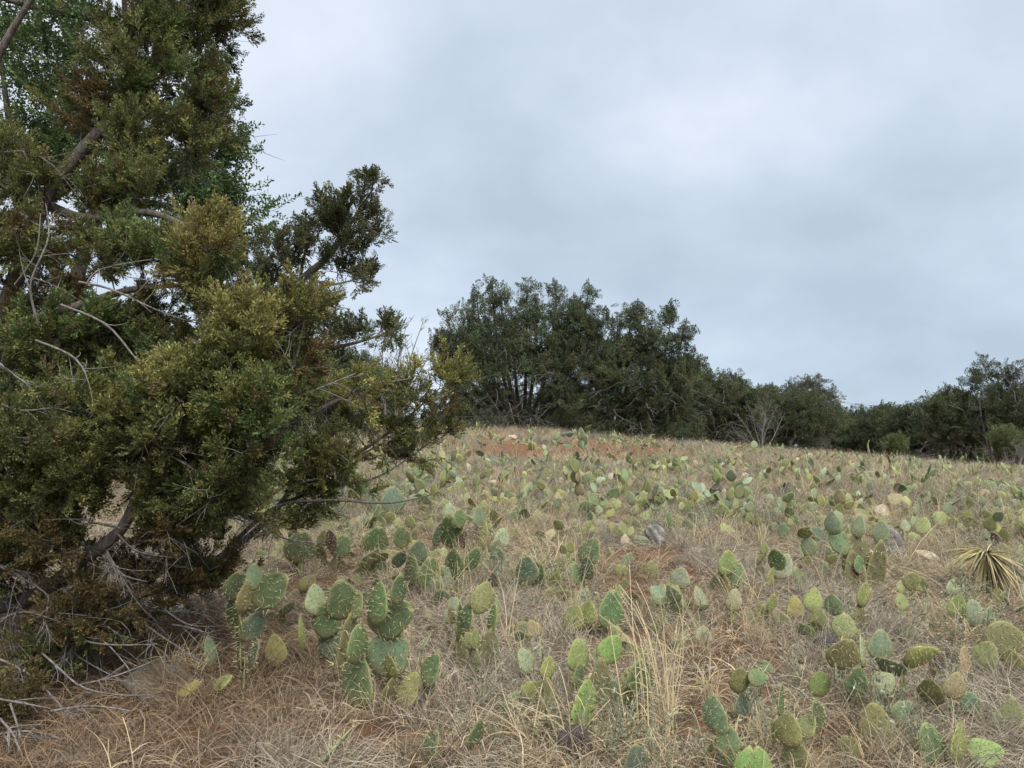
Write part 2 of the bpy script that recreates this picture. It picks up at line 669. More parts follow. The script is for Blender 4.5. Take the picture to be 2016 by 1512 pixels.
def proto(name, me):
    return bpy.data.objects.new(name, me)        # never linked to the scene: only read by the scatter nodes


def kites(base, d, ln, wd, rg):
    """Thin leaf shapes, two triangles each, from base along d."""
    base, d = np.asarray(base, float), norm(d)
    ln, wd = np.asarray(ln, float)[:, None], np.asarray(wd, float)[:, None]
    s = norm(np.cross(d, rg.normal(size=d.shape)))
    b = np.cross(d, s)
    mid = base + d * ln * 0.5
    V = np.stack([base, mid + s * wd * 0.5 + b * wd * 0.12, base + d * ln, mid - s * wd * 0.5 + b * wd * 0.12], 1).reshape(-1, 3)
    i = np.arange(len(base)) * 4
    T = np.stack([np.stack([i, i + 1, i + 2], -1), np.stack([i, i + 2, i + 3], -1)], 1).reshape(-1, 3)
    return V, T


# ------------------------------------------------------------------ the ground
SOIL = [(1310, 1130, 150, 65), (1570, 1290, 90, 40), (1430, 1270, 70, 30), (1150, 1320, 50, 40), (880, 1390, 90, 40), (1380, 1450, 80, 40), (700, 1440, 110, 40), (1850, 1310, 80, 30), (1780, 1210, 70, 25), (1000, 1000, 50, 14), (1500, 1050, 60, 16), (420, 1420, 130, 50), (1640, 1440, 50, 30), (1180, 1150, 60, 40), (1090, 893, 170, 16), (1240, 885, 110, 12), (950, 890, 60, 8), (1640, 925, 60, 10), (560, 1150, 40, 60),
        (640, 1130, 60, 40), (1470, 1340, 60, 40), (1370, 1400, 60, 50), (280, 1290, 110, 50), (250, 1480, 150, 35), (560, 1460, 90, 50), (960, 1370, 70, 30),
        (1560, 935, 60, 10), (760, 1100, 40, 30), (1460, 920, 50, 8)]
_soil = []
for (px, py, rx, ry) in SOIL:
    c, d = hit(px, py)
    far = hit(px, py - ry)[0]
    near = hit(px, py + ry)[0]
    _soil.append((c[0], c[1], rx / F * d, max(0.15, abs(far[1] - near[1]) / 2)))


def soil_at(x, y):
    x, y = np.asarray(x, float), np.asarray(y, float)
    s = np.zeros_like(x)
    for (cx, cy, rx, ry) in _soil:
        s = np.maximum(s, np.exp(-(((x - cx) / rx) ** 2 + ((y - cy) / ry) ** 2) ** 1.5))
    n = fbm(x / 0.9, y / 0.9, 21)
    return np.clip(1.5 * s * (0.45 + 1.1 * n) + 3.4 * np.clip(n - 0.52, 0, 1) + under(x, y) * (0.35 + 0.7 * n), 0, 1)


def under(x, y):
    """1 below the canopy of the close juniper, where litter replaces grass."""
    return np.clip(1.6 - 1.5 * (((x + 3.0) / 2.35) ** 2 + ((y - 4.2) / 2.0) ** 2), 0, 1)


def build_ground():
    n = 420
    u = np.linspace(-1, 1, n)
    gx = np.sinh(u * 6.2) / np.sinh(6.2) * 600
    v = np.linspace(0, 1, n)
    gy = -12 + 12 * v / 0.06 * (v < 0.06) + (v >= 0.06) * (12 + np.sinh(np.clip(v - 0.06, 0, 1) / 0.94 * 5.6) / np.sinh(5.6) * 700)
    X, Y = np.meshgrid(gx, gy)
    Z = zg(X, Y)
    Z = Z + (0.035 * (vnoise(X / 0.22, Y / 0.22, 8) - 0.5) + 0.02 * (vnoise(X / 0.09, Y / 0.09, 9) - 0.5)) * (np.abs(Y) < 30)
    V = np.stack([X, Y, Z], -1).reshape(-1, 3)
    i = (np.arange(n - 1)[:, None] * n + np.arange(n - 1)[None, :]).ravel()
    T = np.concatenate([np.stack([i, i + 1, i + n + 1], -1), np.stack([i, i + n + 1, i + n], -1)])
    me = tri_mesh('ground', V, T, M['ground'], None, True, {'soil': soil_at(X, Y).ravel()})
    o = link(bpy.data.objects.new('ground', me))
    tag(o, 'dry stony hillside ground of red soil and straw litter', kind='structure')


build_ground()


# ------------------------------------------------------------------ foliage prototypes
def juniper_spray(seed, L0=0.2, leaf=0.046, width=0.0175, twigs=12):
    """A flattened juniper branchlet pointing along +Z."""
    rg = np.random.default_rng(seed)
    mb = MB()
    bend = rg.normal(0, 0.12, 2)
    t = np.linspace(0, 1, 6)
    ax = np.stack([bend[0] * L0 * t ** 2, bend[1] * L0 * t ** 2, L0 * t], -1)
    V, T = tube(ax, np.linspace(0.0018, 0.0007, 6), 3)
    mb.add(V, T)
    B, D, LN, W = [], [], [], []
    for k in range(twigs):
        f = 0.08 + 0.9 * k / (twigs - 1)
        p = np.array([np.interp(f, t, ax[:, i]) for i in range(3)])
        az = rg.uniform(0, 2 * math.pi)
        spread = R(rg.uniform(28, 58)) * (1 - 0.45 * f)
        d = np.array([math.cos(az) * math.sin(spread), math.sin(az) * math.sin(spread), math.cos(spread)])
        ln = L0 * (0.42 * (1 - f) + 0.16) * rg.uniform(0.7, 1.2)
        m = max(2, int(ln / 0.019))
        for j in range(m):
            g = (j + 0.5) / m
            q = p + d * ln * g + np.array([0, 0, 0.25 * ln * g * g])
            for _ in range(2):
                v = norm(d * 1.1 + rg.normal(0, 0.55, 3) + np.array([0, 0, 0.35]))
                B.append(q)
                D.append(v)
                LN.append(leaf * rg.uniform(0.7, 1.25))
                W.append(width * rg.uniform(0.8, 1.3))
    V, T = kites(np.array(B), np.array(D), np.array(LN), np.array(W), rg)
    mb.add(V, T)
    return mb.mesh('juniper_spray', M['juniper'])


SPRAYS = [proto('juniper_spray', juniper_spray(100 + k) if k % 2 else juniper_spray(100 + k, 0.23, 0.034, 0.0115, 15)) for k in range(8)]


def far_tuft(seed, n=96, L0=0.42, leaf=0.075, width=0.036, pointed=False):
    """A bushy upright juniper tip seen from afar."""
    rg = np.random.default_rng(seed)
    t = rg.uniform(0, 1, n) ** 0.8
    az = rg.uniform(0, 2 * math.pi, n)
    r = 0.50 * L0 * np.sin(math.pi * np.clip(0.12 + 0.88 * t, 0, 1)) ** 0.7 * np.sqrt(rg.uniform(0.05, 1, n)) + 0.01
    if pointed:
        L0 = L0 * 1.25
        r = 0.30 * L0 * (1 - t) ** 0.8 * np.sqrt(rg.uniform(0.05, 1, n)) + 0.01
    B = np.stack([r * np.cos(az), r * np.sin(az), t * L0], -1)
    D = np.stack([np.cos(az) * 0.6, np.sin(az) * 0.6, 0.8 + 0 * az], -1) + rg.normal(0, 0.45, (n, 3))
    V, T = kites(B, D, leaf * rg.uniform(0.6, 1.3, n), width * rg.uniform(0.6, 1.3, n), rg)
    mb = MB()
    mb.add(V, T)
    V, T = tube([(0, 0, -0.1), (0, 0, L0 * 0.8)], [0.008, 0.003], 3)
    mb.add(V, T)
    return mb.mesh('juniper_tuft', M['juniper'])


TUFTS = [proto('juniper_tuft', far_tuft(200 + k, pointed=k % 3 != 0)) for k in range(6)]


def oak_twig(seed):
    rg = np.random.default_rng(seed)
    mb = MB()
    t = np.linspace(0, 1, 5)
    ax = np.stack([0.05 * t ** 2 * rg.normal(), 0.05 * t ** 2 * rg.normal(), 0.26 * t], -1)
    V, T = tube(ax, np.linspace(0.003, 0.001, 5), 3)
    mb.add(V, T)
    n = 17
    f = np.linspace(0.15, 1, n)
    az = np.arange(n) * 2.4 + rg.uniform(0, 0.6, n)
    base = np.stack([np.interp(f, t, ax[:, i]) for i in range(3)], -1)
    d = norm(np.stack([np.cos(az), np.sin(az), 0.6 + 0 * az], -1) + rg.normal(0, 0.25, (n, 3)))
    ln = rg.uniform(0.035, 0.055, n)
    s = norm(np.cross(d, rg.normal(size=d.shape)))
    b = np.cross(d, s)
    for i in range(n):
        w = ln[i] * 0.24
        q = [base[i], base[i] + d[i] * ln[i] * 0.35 + s[i] * w, base[i] + d[i] * ln[i] * 0.72 + s[i] * w * 0.85, base[i] + d[i] * ln[i],
             base[i] + d[i] * ln[i] * 0.72 - s[i] * w * 0.85, base[i] + d[i] * ln[i] * 0.35 - s[i] * w]
        q[2] = q[2] + b[i] * w * 0.25
        q[4] = q[4] + b[i] * w * 0.25
        mb.add(q, [(0, 1, 5), (1, 2, 4), (1, 4, 5), (2, 3, 4)])
    return mb.mesh('oak_twig', M['oak'])


OAKS = [proto('oak_twig', oak_twig(300 + k)) for k in range(5)]


def blades(rg, n, r, elev, length, curve, width, segs=3, swirl=0.0):
    """Narrow grass blades in arcs; each is its own island."""
    mb = MB()
    for _ in range(n):
        az = rg.uniform(0, 2 * math.pi)
        rr = r * math.sqrt(rg.uniform())
        a2 = rg.uniform(0, 2 * math.pi)
        p = np.array([rr * math.cos(a2), rr * math.sin(a2), -0.01])
        el = R(rg.uniform(*elev))
        ln = rg.uniform(*length)
        cv = rg.uniform(*curve)
        sw = rg.normal(0, swirl)
        w = width * rg.uniform(0.7, 1.3)
        pts = [p]
        for k in range(segs):
            d = np.array([math.cos(az) * math.cos(el), math.sin(az) * math.cos(el), math.sin(el)])
            p = p + d * ln / segs
            p[2] = max(p[2], 0.004 + rg.uniform(0, 0.012))
            pts.append(p)
            el -= cv / segs
            az += sw / segs
        pts = np.array(pts)
        side = norm(np.cross(pts[-1] - pts[0], rg.normal(size=3)))
        ww = np.linspace(1, 0.25, segs + 1) * w * 0.5
        V = np.concatenate([pts + side * ww[:, None], pts - side * ww[:, None]])
        T = []
        m = segs + 1
        for k in range(segs):
            T += [(k, k + 1, m + k), (k + 1, m + k + 1, m + k)]
        mb.add(V, T)
    return mb


def grass_protos(kind):
    out = []
    for k in range(5):
        rg = np.random.default_rng(hash(kind) % 1 + 400 + k + {'mat': 0, 'tuft': 50, 'curl': 100, 'stalk': 150}[kind])
        if kind == 'mat':
            mb = blades(rg, 38, 0.20, (3, 50), (0.12, 0.36), (0.2, 1.6), 0.0054, 4, 0.9)
        elif kind == 'tuft':
            mb = blades(rg, 40, 0.06, (40, 88), (0.14, 0.40), (0.2, 1.7), 0.0050, 4, 0.5)
        elif kind == 'curl':
            mb = blades(rg, 46, 0.16, (20, 80), (0.08, 0.20), (0.6, 2.6), 0.0046, 4, 0.9)
        else:
            mb = blades(rg, 7, 0.05, (62, 88), (0.35, 0.75), (0.0, 0.7), 0.0045, 4, 0.2)
            for _ in range(3):                      # seed heads
                pass
        out.append(proto('grass_' + kind, mb.mesh('grass_' + kind, M['grass'])))
    return out


def weed_protos():
    out = []
    for k in range(4):
        rg = np.random.default_rng(640 + k)
        mb = MB()
        for _ in range(7):
            az, el = rg.uniform(0, 6.28), R(rg.uniform(40, 85))
            ln = rg.uniform(0.12, 0.30)
            d = np.array([math.cos(az) * math.cos(el), math.sin(az) * math.cos(el), math.sin(el)])
            t = np.linspace(0, 1, 4)[:, None]
            pts = np.array([0, 0, -0.01]) + d * ln * t + np.array([0, 0, -0.05]) * t ** 2
            V, T = tube(pts, [0.0022, 0.002, 0.0015, 0.001], 3)
            mb.add(V, T)
            m = 12
            f = rg.uniform(0.2, 1, m)[:, None]
            V, T = kites(pts[0] + d * ln * f, d * 0.5 + rg.normal(0, 0.6, (m, 3)), rg.uniform(0.015, 0.035, m), rg.uniform(0.005, 0.010, m), rg)
            mb.add(V, T)
        out.append(proto('weed', mb.mesh('weed', M['grass'])))
    return out


# ------------------------------------------------------------------ trees
PAL = {
    'olive': (0.142, 0.150, 0.055), 'yellow': (0.245, 0.240, 0.082), 'green': (0.118, 0.162, 0.055), 'brown': (0.165, 0.125, 0.055),
    'dark': (0.070, 0.080, 0.030), 'pale': (0.27, 0.235, 0.085), 'far': (0.092, 0.108, 0.058), 'fargreen': (0.098, 0.132, 0.060), 'farolive': (0.130, 0.132, 0.066),
    'oak': (0.086, 0.132, 0.042), 'lime': (0.135, 0.165, 0.065), 'grey': (0.13, 0.135, 0.09),
}


def grow(limbs, targets, rg, r_end=0.003, sag=0.08):
    """Join every target to the nearest wood grown so far. limbs: [(points, radii)]. Returns [(points, radii)] per target."""
    nodes = np.concatenate([p for p, r in limbs])
    nrad = np.concatenate([np.broadcast_to(r, (len(p),)) for p, r in limbs])
    targets = np.asarray(targets, float)
    d0 = np.array([np.min(np.sum((nodes - t) ** 2, 1)) for t in targets])
    out = [None] * len(targets)
    for i in np.argsort(d0):
        t = targets[i]
        dd = np.linalg.norm(nodes - t, axis=1)
        cost = dd + 0.35 * np.maximum(0, nodes[:, 2] - t[2])
        k = int(np.argmin(cost))
        a, ln = nodes[k], dd[k]
        m = max(3, min(7, int(ln / 0.08) + 2))
        f = np.linspace(0, 1, m)[:, None]
        ctrl = (a + t) / 2 + rg.normal(0, 0.10, 3) * ln + np.array([0, 0, -sag * ln])
        p = (1 - f) ** 2 * a + 2 * f * (1 - f) * ctrl + f ** 2 * t
        r0 = min(nrad[k] * 0.8, r_end + 0.010 * ln ** 0.8)
        rr = np.linspace(max(r0, r_end), r_end, m)
        out[i] = (p, rr)
        nodes = np.concatenate([nodes, p[1:]])
        nrad = np.concatenate([nrad, rr[1:]])
    return out


def limb(pts, radii, n=None):
    pts = np.asarray(pts, float)
    n = n or max(8, len(pts) * 6)
    p = spline(pts, n)
    rr = np.interp(np.linspace(0, 1, n), np.linspace(0, 1, len(radii)), radii)
    return p, rr


def wood_object(name, items, matl, parent, sides=5, kind=None):
    mb = MB()
    for p, r in items:
        V, T = tube(p, r, sides)
        mb.add(V, T)
    o = mb.obj(name, matl, parent, smooth=True)
    if kind:
        o['kind'] = kind
    return o


def local(parent, arr):
    return np.asarray(arr, float) - np.array(parent.location)


def tree_root(name, loc, label, group=None, cat='tree'):
    o = empty(name, loc)
    return tag(o, label, cat, group)


def put_wood(root, name, items, matl, sides=6, kind=None):
    return wood_object(name, [(local(root, p), r) for p, r in items], matl, root, sides, kind)


# -------- the juniper close by
def near_juniper():
    rg = np.random.default_rng(77)
    g = P(-260, 1190, 4.7)
    g[2] = float(zg(g[0], g[1]))
    root = tree_root('juniper_tree', g, 'large olive green juniper with drooping leafy limbs, close by at the edge of the field')
    Q = lambda *a: [P(*k) for k in a]
    trunk = limb([g - np.array([0, 0, 0.1])] + Q((-120, 900, 4.7), (-20, 700, 4.7), (20, 580, 4.6), (85, 400, 4.6), (150, 310, 4.6), (215, 235, 4.65), (300, 120, 4.95), (380, -40, 5.1), (430, -180, 5.3)),
                 [.12, .085, .06, .05, .042, .038, .032, .024, .016, .007], 60)
    L = []
    L.append(limb(Q((-20, 700, 4.7), (-60, 400, 4.6), (-20, 150, 4.5), (100, -60, 4.4)), [.05, .035, .025, .01]))
    L.append(limb(Q((85, 400, 4.8), (170, 430, 4.5), (300, 420, 4.3), (420, 480, 4.2), (470, 545, 4.2)), [.035, .028, .02, .012, .005]))
    L.append(limb(Q((-120, 690, 4.7), (30, 640, 4.25), (130, 610, 4.15), (260, 570, 4.2), (400, 560, 4.2)), [.04, .03, .025, .018, .006]))
    L.append(limb(Q((-140, 800, 4.7), (60, 800, 4.2), (230, 760, 4.0), (400, 700, 3.9), (470, 620, 3.9)), [.05, .035, .025, .014, .004]))
    L.append(limb(Q((-160, 920, 4.7), (40, 900, 4.2), (250, 880, 4.0), (450, 830, 4.0), (560, 760, 4.1), (600, 625, 4.2)), [.05, .035, .026, .02, .012, .004]))
    L.append(limb(Q((-220, 1180, 4.7), (20, 1190, 4.35), (160, 1105, 4.1), (240, 1040, 4.05), (275, 960, 4.0), (292, 915, 4.0), (380, 860, 4.0), (470, 800, 4.0)), [.06, .045, .034, .03, .026, .02, .014, .006]))
    L.append(limb(Q((-200, 1440, 3.85), (0, 1338, 4.0), (90, 1262, 4.1), (240, 1190, 4.3), (420, 1105, 4.6), (520, 1030, 4.8), (590, 950, 5.0), (690, 900, 5.1), (780, 840, 5.2), (865, 765, 5.3)),
                  [.034, .028, .025, .024, .022, .02, .017, .014, .010, .004], 60))
    L.append(limb(Q((440, 1090, 4.65), (540, 1000, 4.7), (650, 985, 4.75), (770, 990, 4.8), (870, 968, 4.85)), [.016, .012, .009, .006, .002]))
    L.append(limb(Q((240, 885, 4.0), (450, 900, 4.3), (600, 820, 4.6), (720, 765, 4.8), (810, 745, 5.0)), [.025, .02, .015, .010, .004]))
    L.append(limb(Q((560, 990, 4.9), (640, 960, 4.95), (740, 940, 5.0), (815, 895, 5.1)), [.014, .010, .007, .003]))
    L.append(limb(Q((85, 400, 4.8), (190, 340, 4.6), (300, 300, 4.7), (380, 330, 4.8)), [.03, .022, .014, .005]))
    L.append(limb(Q((215, 235, 5.0), (260, 190, 4.8), (250, 90, 4.7), (300, 0, 4.7)), [.028, .02, .013, .006]))
    L.append(limb(Q((300, 120, 5.1), (380, 90, 5.2), (430, 50, 5.25), (475, 10, 5.3)), [.028, .02, .013, .006]))
    put_wood(root, 'trunk', [trunk], M['bark'], 9)
    for lm in L:
        put_wood(root, 'limb', [lm], M['bark'], 7)
    B = [  # cx, cy, depth, rx, ry, rdepth, count, tints
        (330, 40, 5.0, 110, 110, .4, 30, 'olive dark olive green'), (425, 35, 5.25, 58, 78, .3, 18, 'dark olive olive'), (260, 150, 4.75, 90, 90, .3, 26, 'olive olive green'),
        (385, 200, 5.05, 50, 105, .3, 18, 'dark olive'), (300, 290, 4.75, 120, 70, .4, 22, 'olive olive dark'), (165, 200, 4.8, 60, 60, .3, 4, 'olive brown'), (40, 330, 4.5, 80, 60, .3, 9, 'olive'),
        (205, 390, 4.45, 85, 38, .25, 13, 'green green olive'), (345, 330, 4.9, 55, 65, .3, 6, 'olive dark'), (70, 480, 4.4, 100, 60, .3, 12, 'olive olive brown'), (250, 510, 4.4, 130, 36, .4, 11, 'olive green'),
        (400, 550, 4.15, 55, 60, .3, 13, 'olive green pale'), (60, 590, 4.4, 90, 30, .3, 7, 'olive brown'), (400, 515, 3.95, 22, 60, .12, 6, 'pale yellow'), (290, 490, 4.2, 60, 36, .2, 7, 'green'),
        (470, 640, 3.9, 30, 75, .15, 12, 'pale yellow yellow'), (600, 635, 4.3, 40, 36, .2, 7, 'pale olive'), (540, 650, 4.4, 55, 50, .3, 10, 'olive'), (560, 720, 4.3, 60, 40, .3, 10, 'olive brown'),
        (50, 680, 4.2, 90, 50, .35, 13, 'green olive'), (250, 670, 4.3, 140, 45, .4, 17, 'olive green dark'), (430, 720, 4.0, 95, 50, .3, 22, 'yellow olive olive'), (150, 760, 4.4, 130, 45, .4, 12, 'dark olive'),
        (210, 815, 3.9, 120, 22, .25, 18, 'yellow olive yellow green'), (340, 785, 3.95, 70, 34, .25, 13, 'yellow green olive'), (260, 875, 3.95, 150, 30, .3, 12, 'olive'), (420, 815, 3.95, 80, 50, .3, 14, 'olive yellow'),
        (485, 815, 3.8, 45, 42, .18, 15, 'green green yellow'), (490, 885, 3.85, 42, 45, .2, 11, 'dark green'), (60, 870, 3.8, 90, 28, .25, 16, 'yellow green olive'), (560, 800, 4.2, 50, 50, .25, 7, 'green olive'),
        (330, 960, 4.0, 90, 30, .3, 4, 'olive'), (170, 950, 4.0, 80, 36, .3, 9, 'yellow olive'), (40, 960, 4.0, 90, 40, .3, 9, 'olive'), (420, 955, 3.9, 65, 40, .25, 10, 'olive green'),
        (670, 780, 4.75, 50, 28, .3, 4, 'olive yellow'), (630, 740, 4.7, 40, 20, .3, 3, 'olive'), (705, 800, 5.0, 24, 16, .2, 3, 'olive yellow'), (800, 785, 5.05, 50, 14, .2, 4, 'olive yellow'), (875, 755, 5.3, 30, 14, .15, 6, 'yellow olive'),
        (625, 925, 4.9, 40, 34, .2, 11, 'yellow olive'), (590, 985, 4.9, 45, 22, .2, 5, 'olive green'), (730, 830, 5.0, 50, 14, .3, 3, 'brown olive'), (812, 890, 5.15, 16, 20, .1, 5, 'olive'), (650, 855, 4.8, 40, 22, .2, 2, 'olive'),
        (850, 810, 5.2, 35, 14, .2, 3, 'brown olive'), (760, 850, 5.1, 26, 14, .15, 3, 'olive'),
        (130, 1060, 4.2, 130, 44, .4, 6, 'olive brown brown'), (350, 1050, 4.25, 80, 40, .3, 6, 'olive brown'), (40, 1130, 4.15, 90, 40, .3, 5, 'olive brown brown'), (330, 1105, 4.5, 90, 22, .3, 4, 'olive brown'),
        (150, 1190, 4.2, 100, 20, .3, 4, 'brown olive'), (30, 1050, 4.2, 70, 30, .3, 6, 'olive'), (230, 1240, 4.2, 120, 16, .3, 3, 'brown'), (60, 1310, 4.0, 80, 14, .2, 3, 'brown olive'),
        (470, 1000, 4.3, 60, 30, .3, 4, 'olive yellow'), (560, 1040, 4.6, 60, 14, .3, 2, 'olive brown'), (690, 955, 4.9, 40, 12, .2, 2, 'olive'), (765, 905, 5.05, 24, 14, .15, 2, 'olive brown'), (300, 1150, 4.3, 120, 24, .3, 4, 'brown olive'),
        (90, 1240, 4.05, 100, 24, .3, 4, 'brown olive'), (400, 1130, 4.4, 50, 20, .2, 4, 'brown olive'), (850, 850, 5.2, 20, 16, .15, 2, 'olive'), (30, 1380, 3.7, 40, 14, .2, 3, 'brown olive'),
        (-120, 500, 4.6, 100, 300, .6, 18, 'olive green'), (-120, 950, 4.3, 90, 250, .5, 18, 'olive green'), (150, -120, 4.9, 300, 90, .6, 22, 'olive dark')]
    tg, tint = [], []
    for (cx, cy, d, rx, ry, rd, n, ts) in B:
        ts = ts.split()
        n = int(n * NEAR_DENSITY * (1.35 if cy > 900 else 1.0) + 0.5)
        for _ in range(n):
            u = norm(rg.normal(size=3)) * rg.uniform(0.15, 1) ** (1 / 2.4)
            tg.append(P(cx + rx * u[0], cy + ry * u[1], d + rd * u[2]))
            tint.append(ts[rg.integers(len(ts))])
    tw = grow([trunk] + L, tg, rg, 0.0028, 0.10)
    twigs = list(tw)
    pts, dirs, tin, scl = [], [], [], []
    for (p, r), tn in zip(tw, tint):
        end = p[-1]
        d0 = norm(p[-1] - p[-2])
        up = 0.55 if tn in ('pale', 'yellow', 'green') else 0.25
        droop = tn in ('brown',)
        base = np.array(PAL[tn]) * rg.uniform(0.75, 1.25)
        for k in range(8 if end[1] < 4.55 else 5):
            ia = rg.uniform(0.25, 1.0) * (len(p) - 1) if k else len(p) - 1
            ib = min(int(ia), len(p) - 2)
            a = p[ib] + (p[ib + 1] - p[ib]) * (ia - ib)
            d = norm(norm(p[ib + 1] - p[ib]) * 0.75 + rg.normal(0, 0.62, 3) + np.array([0, 0, up if not droop else -0.05]))
            ln = rg.uniform(0.05, 0.19)
            f = np.linspace(0, 1, 4)[:, None]
            q = a + d * ln * f + np.array([0, 0, 0.18 * ln]) * f ** 2
            twigs.append((q, np.linspace(0.0026, 0.0014, 4)))
            tip = norm(q[-1] - q[-2])
            for fr in (0.3, 0.5, 0.65, 0.8, 0.92, 1.0):
                pos = a + d * ln * fr + np.array([0, 0, 0.18 * ln]) * fr ** 2
                v = norm(tip + rg.normal(0, 0.55, 3) + np.array([0, 0, 0.35 if not droop else 0.0])) if fr < 1 else norm(tip + np.array([0, 0, 0.25]))
                pts.append(pos)
                dirs.append(v)
                scl.append(rg.uniform(0.18, 0.58))
                c = base * rg.uniform(0.8, 1.2)
                if fr > 0.9 and tn not in ('dark', 'brown'):
                    c = 0.72 * c + 0.28 * np.array(PAL['yellow'])
                x = rg.uniform()
                if x < 0.06:
                    c = np.array(PAL['brown']) * rg.uniform(0.8, 1.2)
                elif x > 0.93 and tn != 'brown':
                    c = np.array(PAL['yellow']) * rg.uniform(0.9, 1.2)
                tin.append(c)
    put_wood(root, 'twigs', twigs, M['bark'], 3, 'stuff')
    scatter('crown', local(root, pts), frames(np.array(dirs), rg), np.array(scl), np.array(tin), SPRAYS, root, rg)
    # fine dead twigs all through the inside of the crown
    fine = []
    low = [k for k, t in enumerate(tg) if t[2] < 1.25 and t[0] < -0.6]
    for _ in range(760):
        k = low[rg.integers(len(low))] if rg.uniform() < 0.5 else rg.integers(len(tw))
        p = tw[k][0]
        i = rg.integers(0, len(p) - 1)
        d = norm(norm(p[i + 1] - p[i]) * 0.6 + rg.normal(0, 0.7, 3) + np.array([0, 0, -0.25]))
        ln = rg.uniform(0.10, 0.38)
        f = np.linspace(0, 1, 6)[:, None]
        q = p[i] + d * ln * f + rg.normal(0, 0.25, 3) * ln * f ** 2 + rg.normal(0, 0.006, (6, 3)) * f
        fine.append((q, np.linspace(0.0032, 0.0010, 6)))
        for j in range(rg.integers(1, 4)):
            a = q[rg.integers(1, 6)]
            d2 = norm(d + rg.normal(0, 0.8, 3))
            fine.append((np.array([a, a + d2 * ln * 0.2, a + d2 * ln * 0.42 + rg.normal(0, 0.02, 3)]), np.array([0.0018, 0.0014, 0.0007])))
    put_wood(root, 'dead_twigs', fine, M['dead'], 3, 'stuff')
    # bare, sinuous grey branchlets
    D = [[(75, 640, 4.0), (60, 560, 3.95), (95, 470, 3.95), (90, 400, 4.0)], [(30, 560, 4.1), (70, 500, 4.0), (80, 420, 4.0)], [(60, 320, 4.4), (72, 350, 4.4), (80, 380, 4.5)],
         [(195, 270, 4.7), (240, 265, 4.6), (290, 285, 4.6)], [(120, 600, 3.9), (210, 640, 3.85), (280, 720, 3.8), (320, 735, 3.8)], [(70, 670, 3.9), (140, 700, 3.85), (170, 740, 3.8), (160, 760, 3.8)],
         [(-20, 700, 3.9), (30, 740, 3.8), (60, 760, 3.8)], [(0, 795, 3.7), (40, 808, 3.65), (90, 805, 3.7)], [(155, 555, 4.0), (220, 570, 4.0), (320, 615, 4.0), (400, 640, 4.0)], [(170, 560, 4.0), (200, 530, 4.0), (300, 510, 4.0)],
         [(240, 1040, 3.98), (190, 1030, 3.9), (150, 1030, 3.85), (115, 1000, 3.85)], [(230, 1050, 4.0), (270, 1085, 3.95), (340, 1098, 3.9)], [(210, 1085, 4.0), (240, 1130, 3.95), (290, 1145, 3.9)], [(208, 1090, 4.0), (225, 1120, 3.95), (238, 1155, 3.95)],
         [(-60, 1080, 4.0), (0, 1115, 3.95), (80, 1160, 3.9), (95, 1190, 3.9), (70, 1260, 3.85)], [(95, 1185, 3.9), (90, 1220, 3.85), (92, 1225, 3.85)], [(140, 1222, 4.0), (180, 1250, 3.95), (215, 1272, 3.9), (255, 1318, 3.85)],
         [(140, 1235, 4.0), (170, 1262, 3.9), (230, 1270, 3.9), (310, 1268, 3.9)], [(70, 1275, 3.9), (110, 1310, 3.8), (160, 1352, 3.75), (230, 1368, 3.7), (300, 1368, 3.7)], [(140, 1245, 4.0), (130, 1275, 3.95), (125, 1300, 3.9)],
         [(125, 1230, 4.0), (95, 1280, 3.9), (60, 1300, 3.85)], [(-40, 1370, 3.5), (30, 1382, 3.45), (100, 1395, 3.4)], [(0, 1415, 3.4), (25, 1445, 3.35), (45, 1490, 3.3), (65, 1508, 3.3)], [(20, 1385, 3.45), (35, 1430, 3.4), (42, 1460, 3.35)],
         [(340, 1230, 4.2), (370, 1235, 4.15), (420, 1250, 4.1)], [(310, 1190, 4.2), (360, 1225, 4.15), (390, 1233, 4.15)], [(500, 940, 4.2), (420, 950, 4.1), (330, 945, 4.0)], [(290, 965, 4.0), (340, 972, 3.95), (370, 970, 3.95)],
         [(430, 560, 4.0), (350, 560, 4.0), (250, 545, 4.0)], [(590, 780, 4.2), (640, 760, 4.2), (700, 735, 4.3)], [(700, 900, 5.1), (760, 870, 5.0), (810, 845, 5.0)], [(0, 1338, 4.0), (-10, 1400, 3.9), (10, 1480, 3.8)],
         [(300, 880, 3.9), (350, 905, 3.8), (390, 930, 3.8)], [(0, 300, 4.4), (60, 300, 4.4), (110, 330, 4.4)],
         [(150, 1350, 3.9), (230, 1330, 3.85), (330, 1290, 3.9)], [(-20, 1290, 3.8), (60, 1330, 3.7), (150, 1420, 3.6), (200, 1440, 3.55)], [(240, 1190, 4.25), (300, 1240, 4.1), (390, 1300, 4.0)], [(100, 1400, 3.6), (180, 1390, 3.6), (260, 1400, 3.6)],
         [(420, 1105, 4.55), (440, 1150, 4.5), (480, 1185, 4.4)], [(330, 1145, 4.4), (380, 1190, 4.3), (430, 1205, 4.3)], [(0, 1220, 3.9), (50, 1205, 3.85), (120, 1225, 3.8)], [(20, 1190, 4.2), (100, 1230, 4.1), (150, 1290, 4.0), (260, 1350, 3.9)],
         [(-30, 1450, 3.4), (60, 1440, 3.4), (140, 1462, 3.4)], [(520, 1030, 4.8), (560, 1060, 4.7), (640, 1070, 4.7)], [(590, 950, 5.0), (640, 1000, 4.9), (690, 1020, 4.9)]]
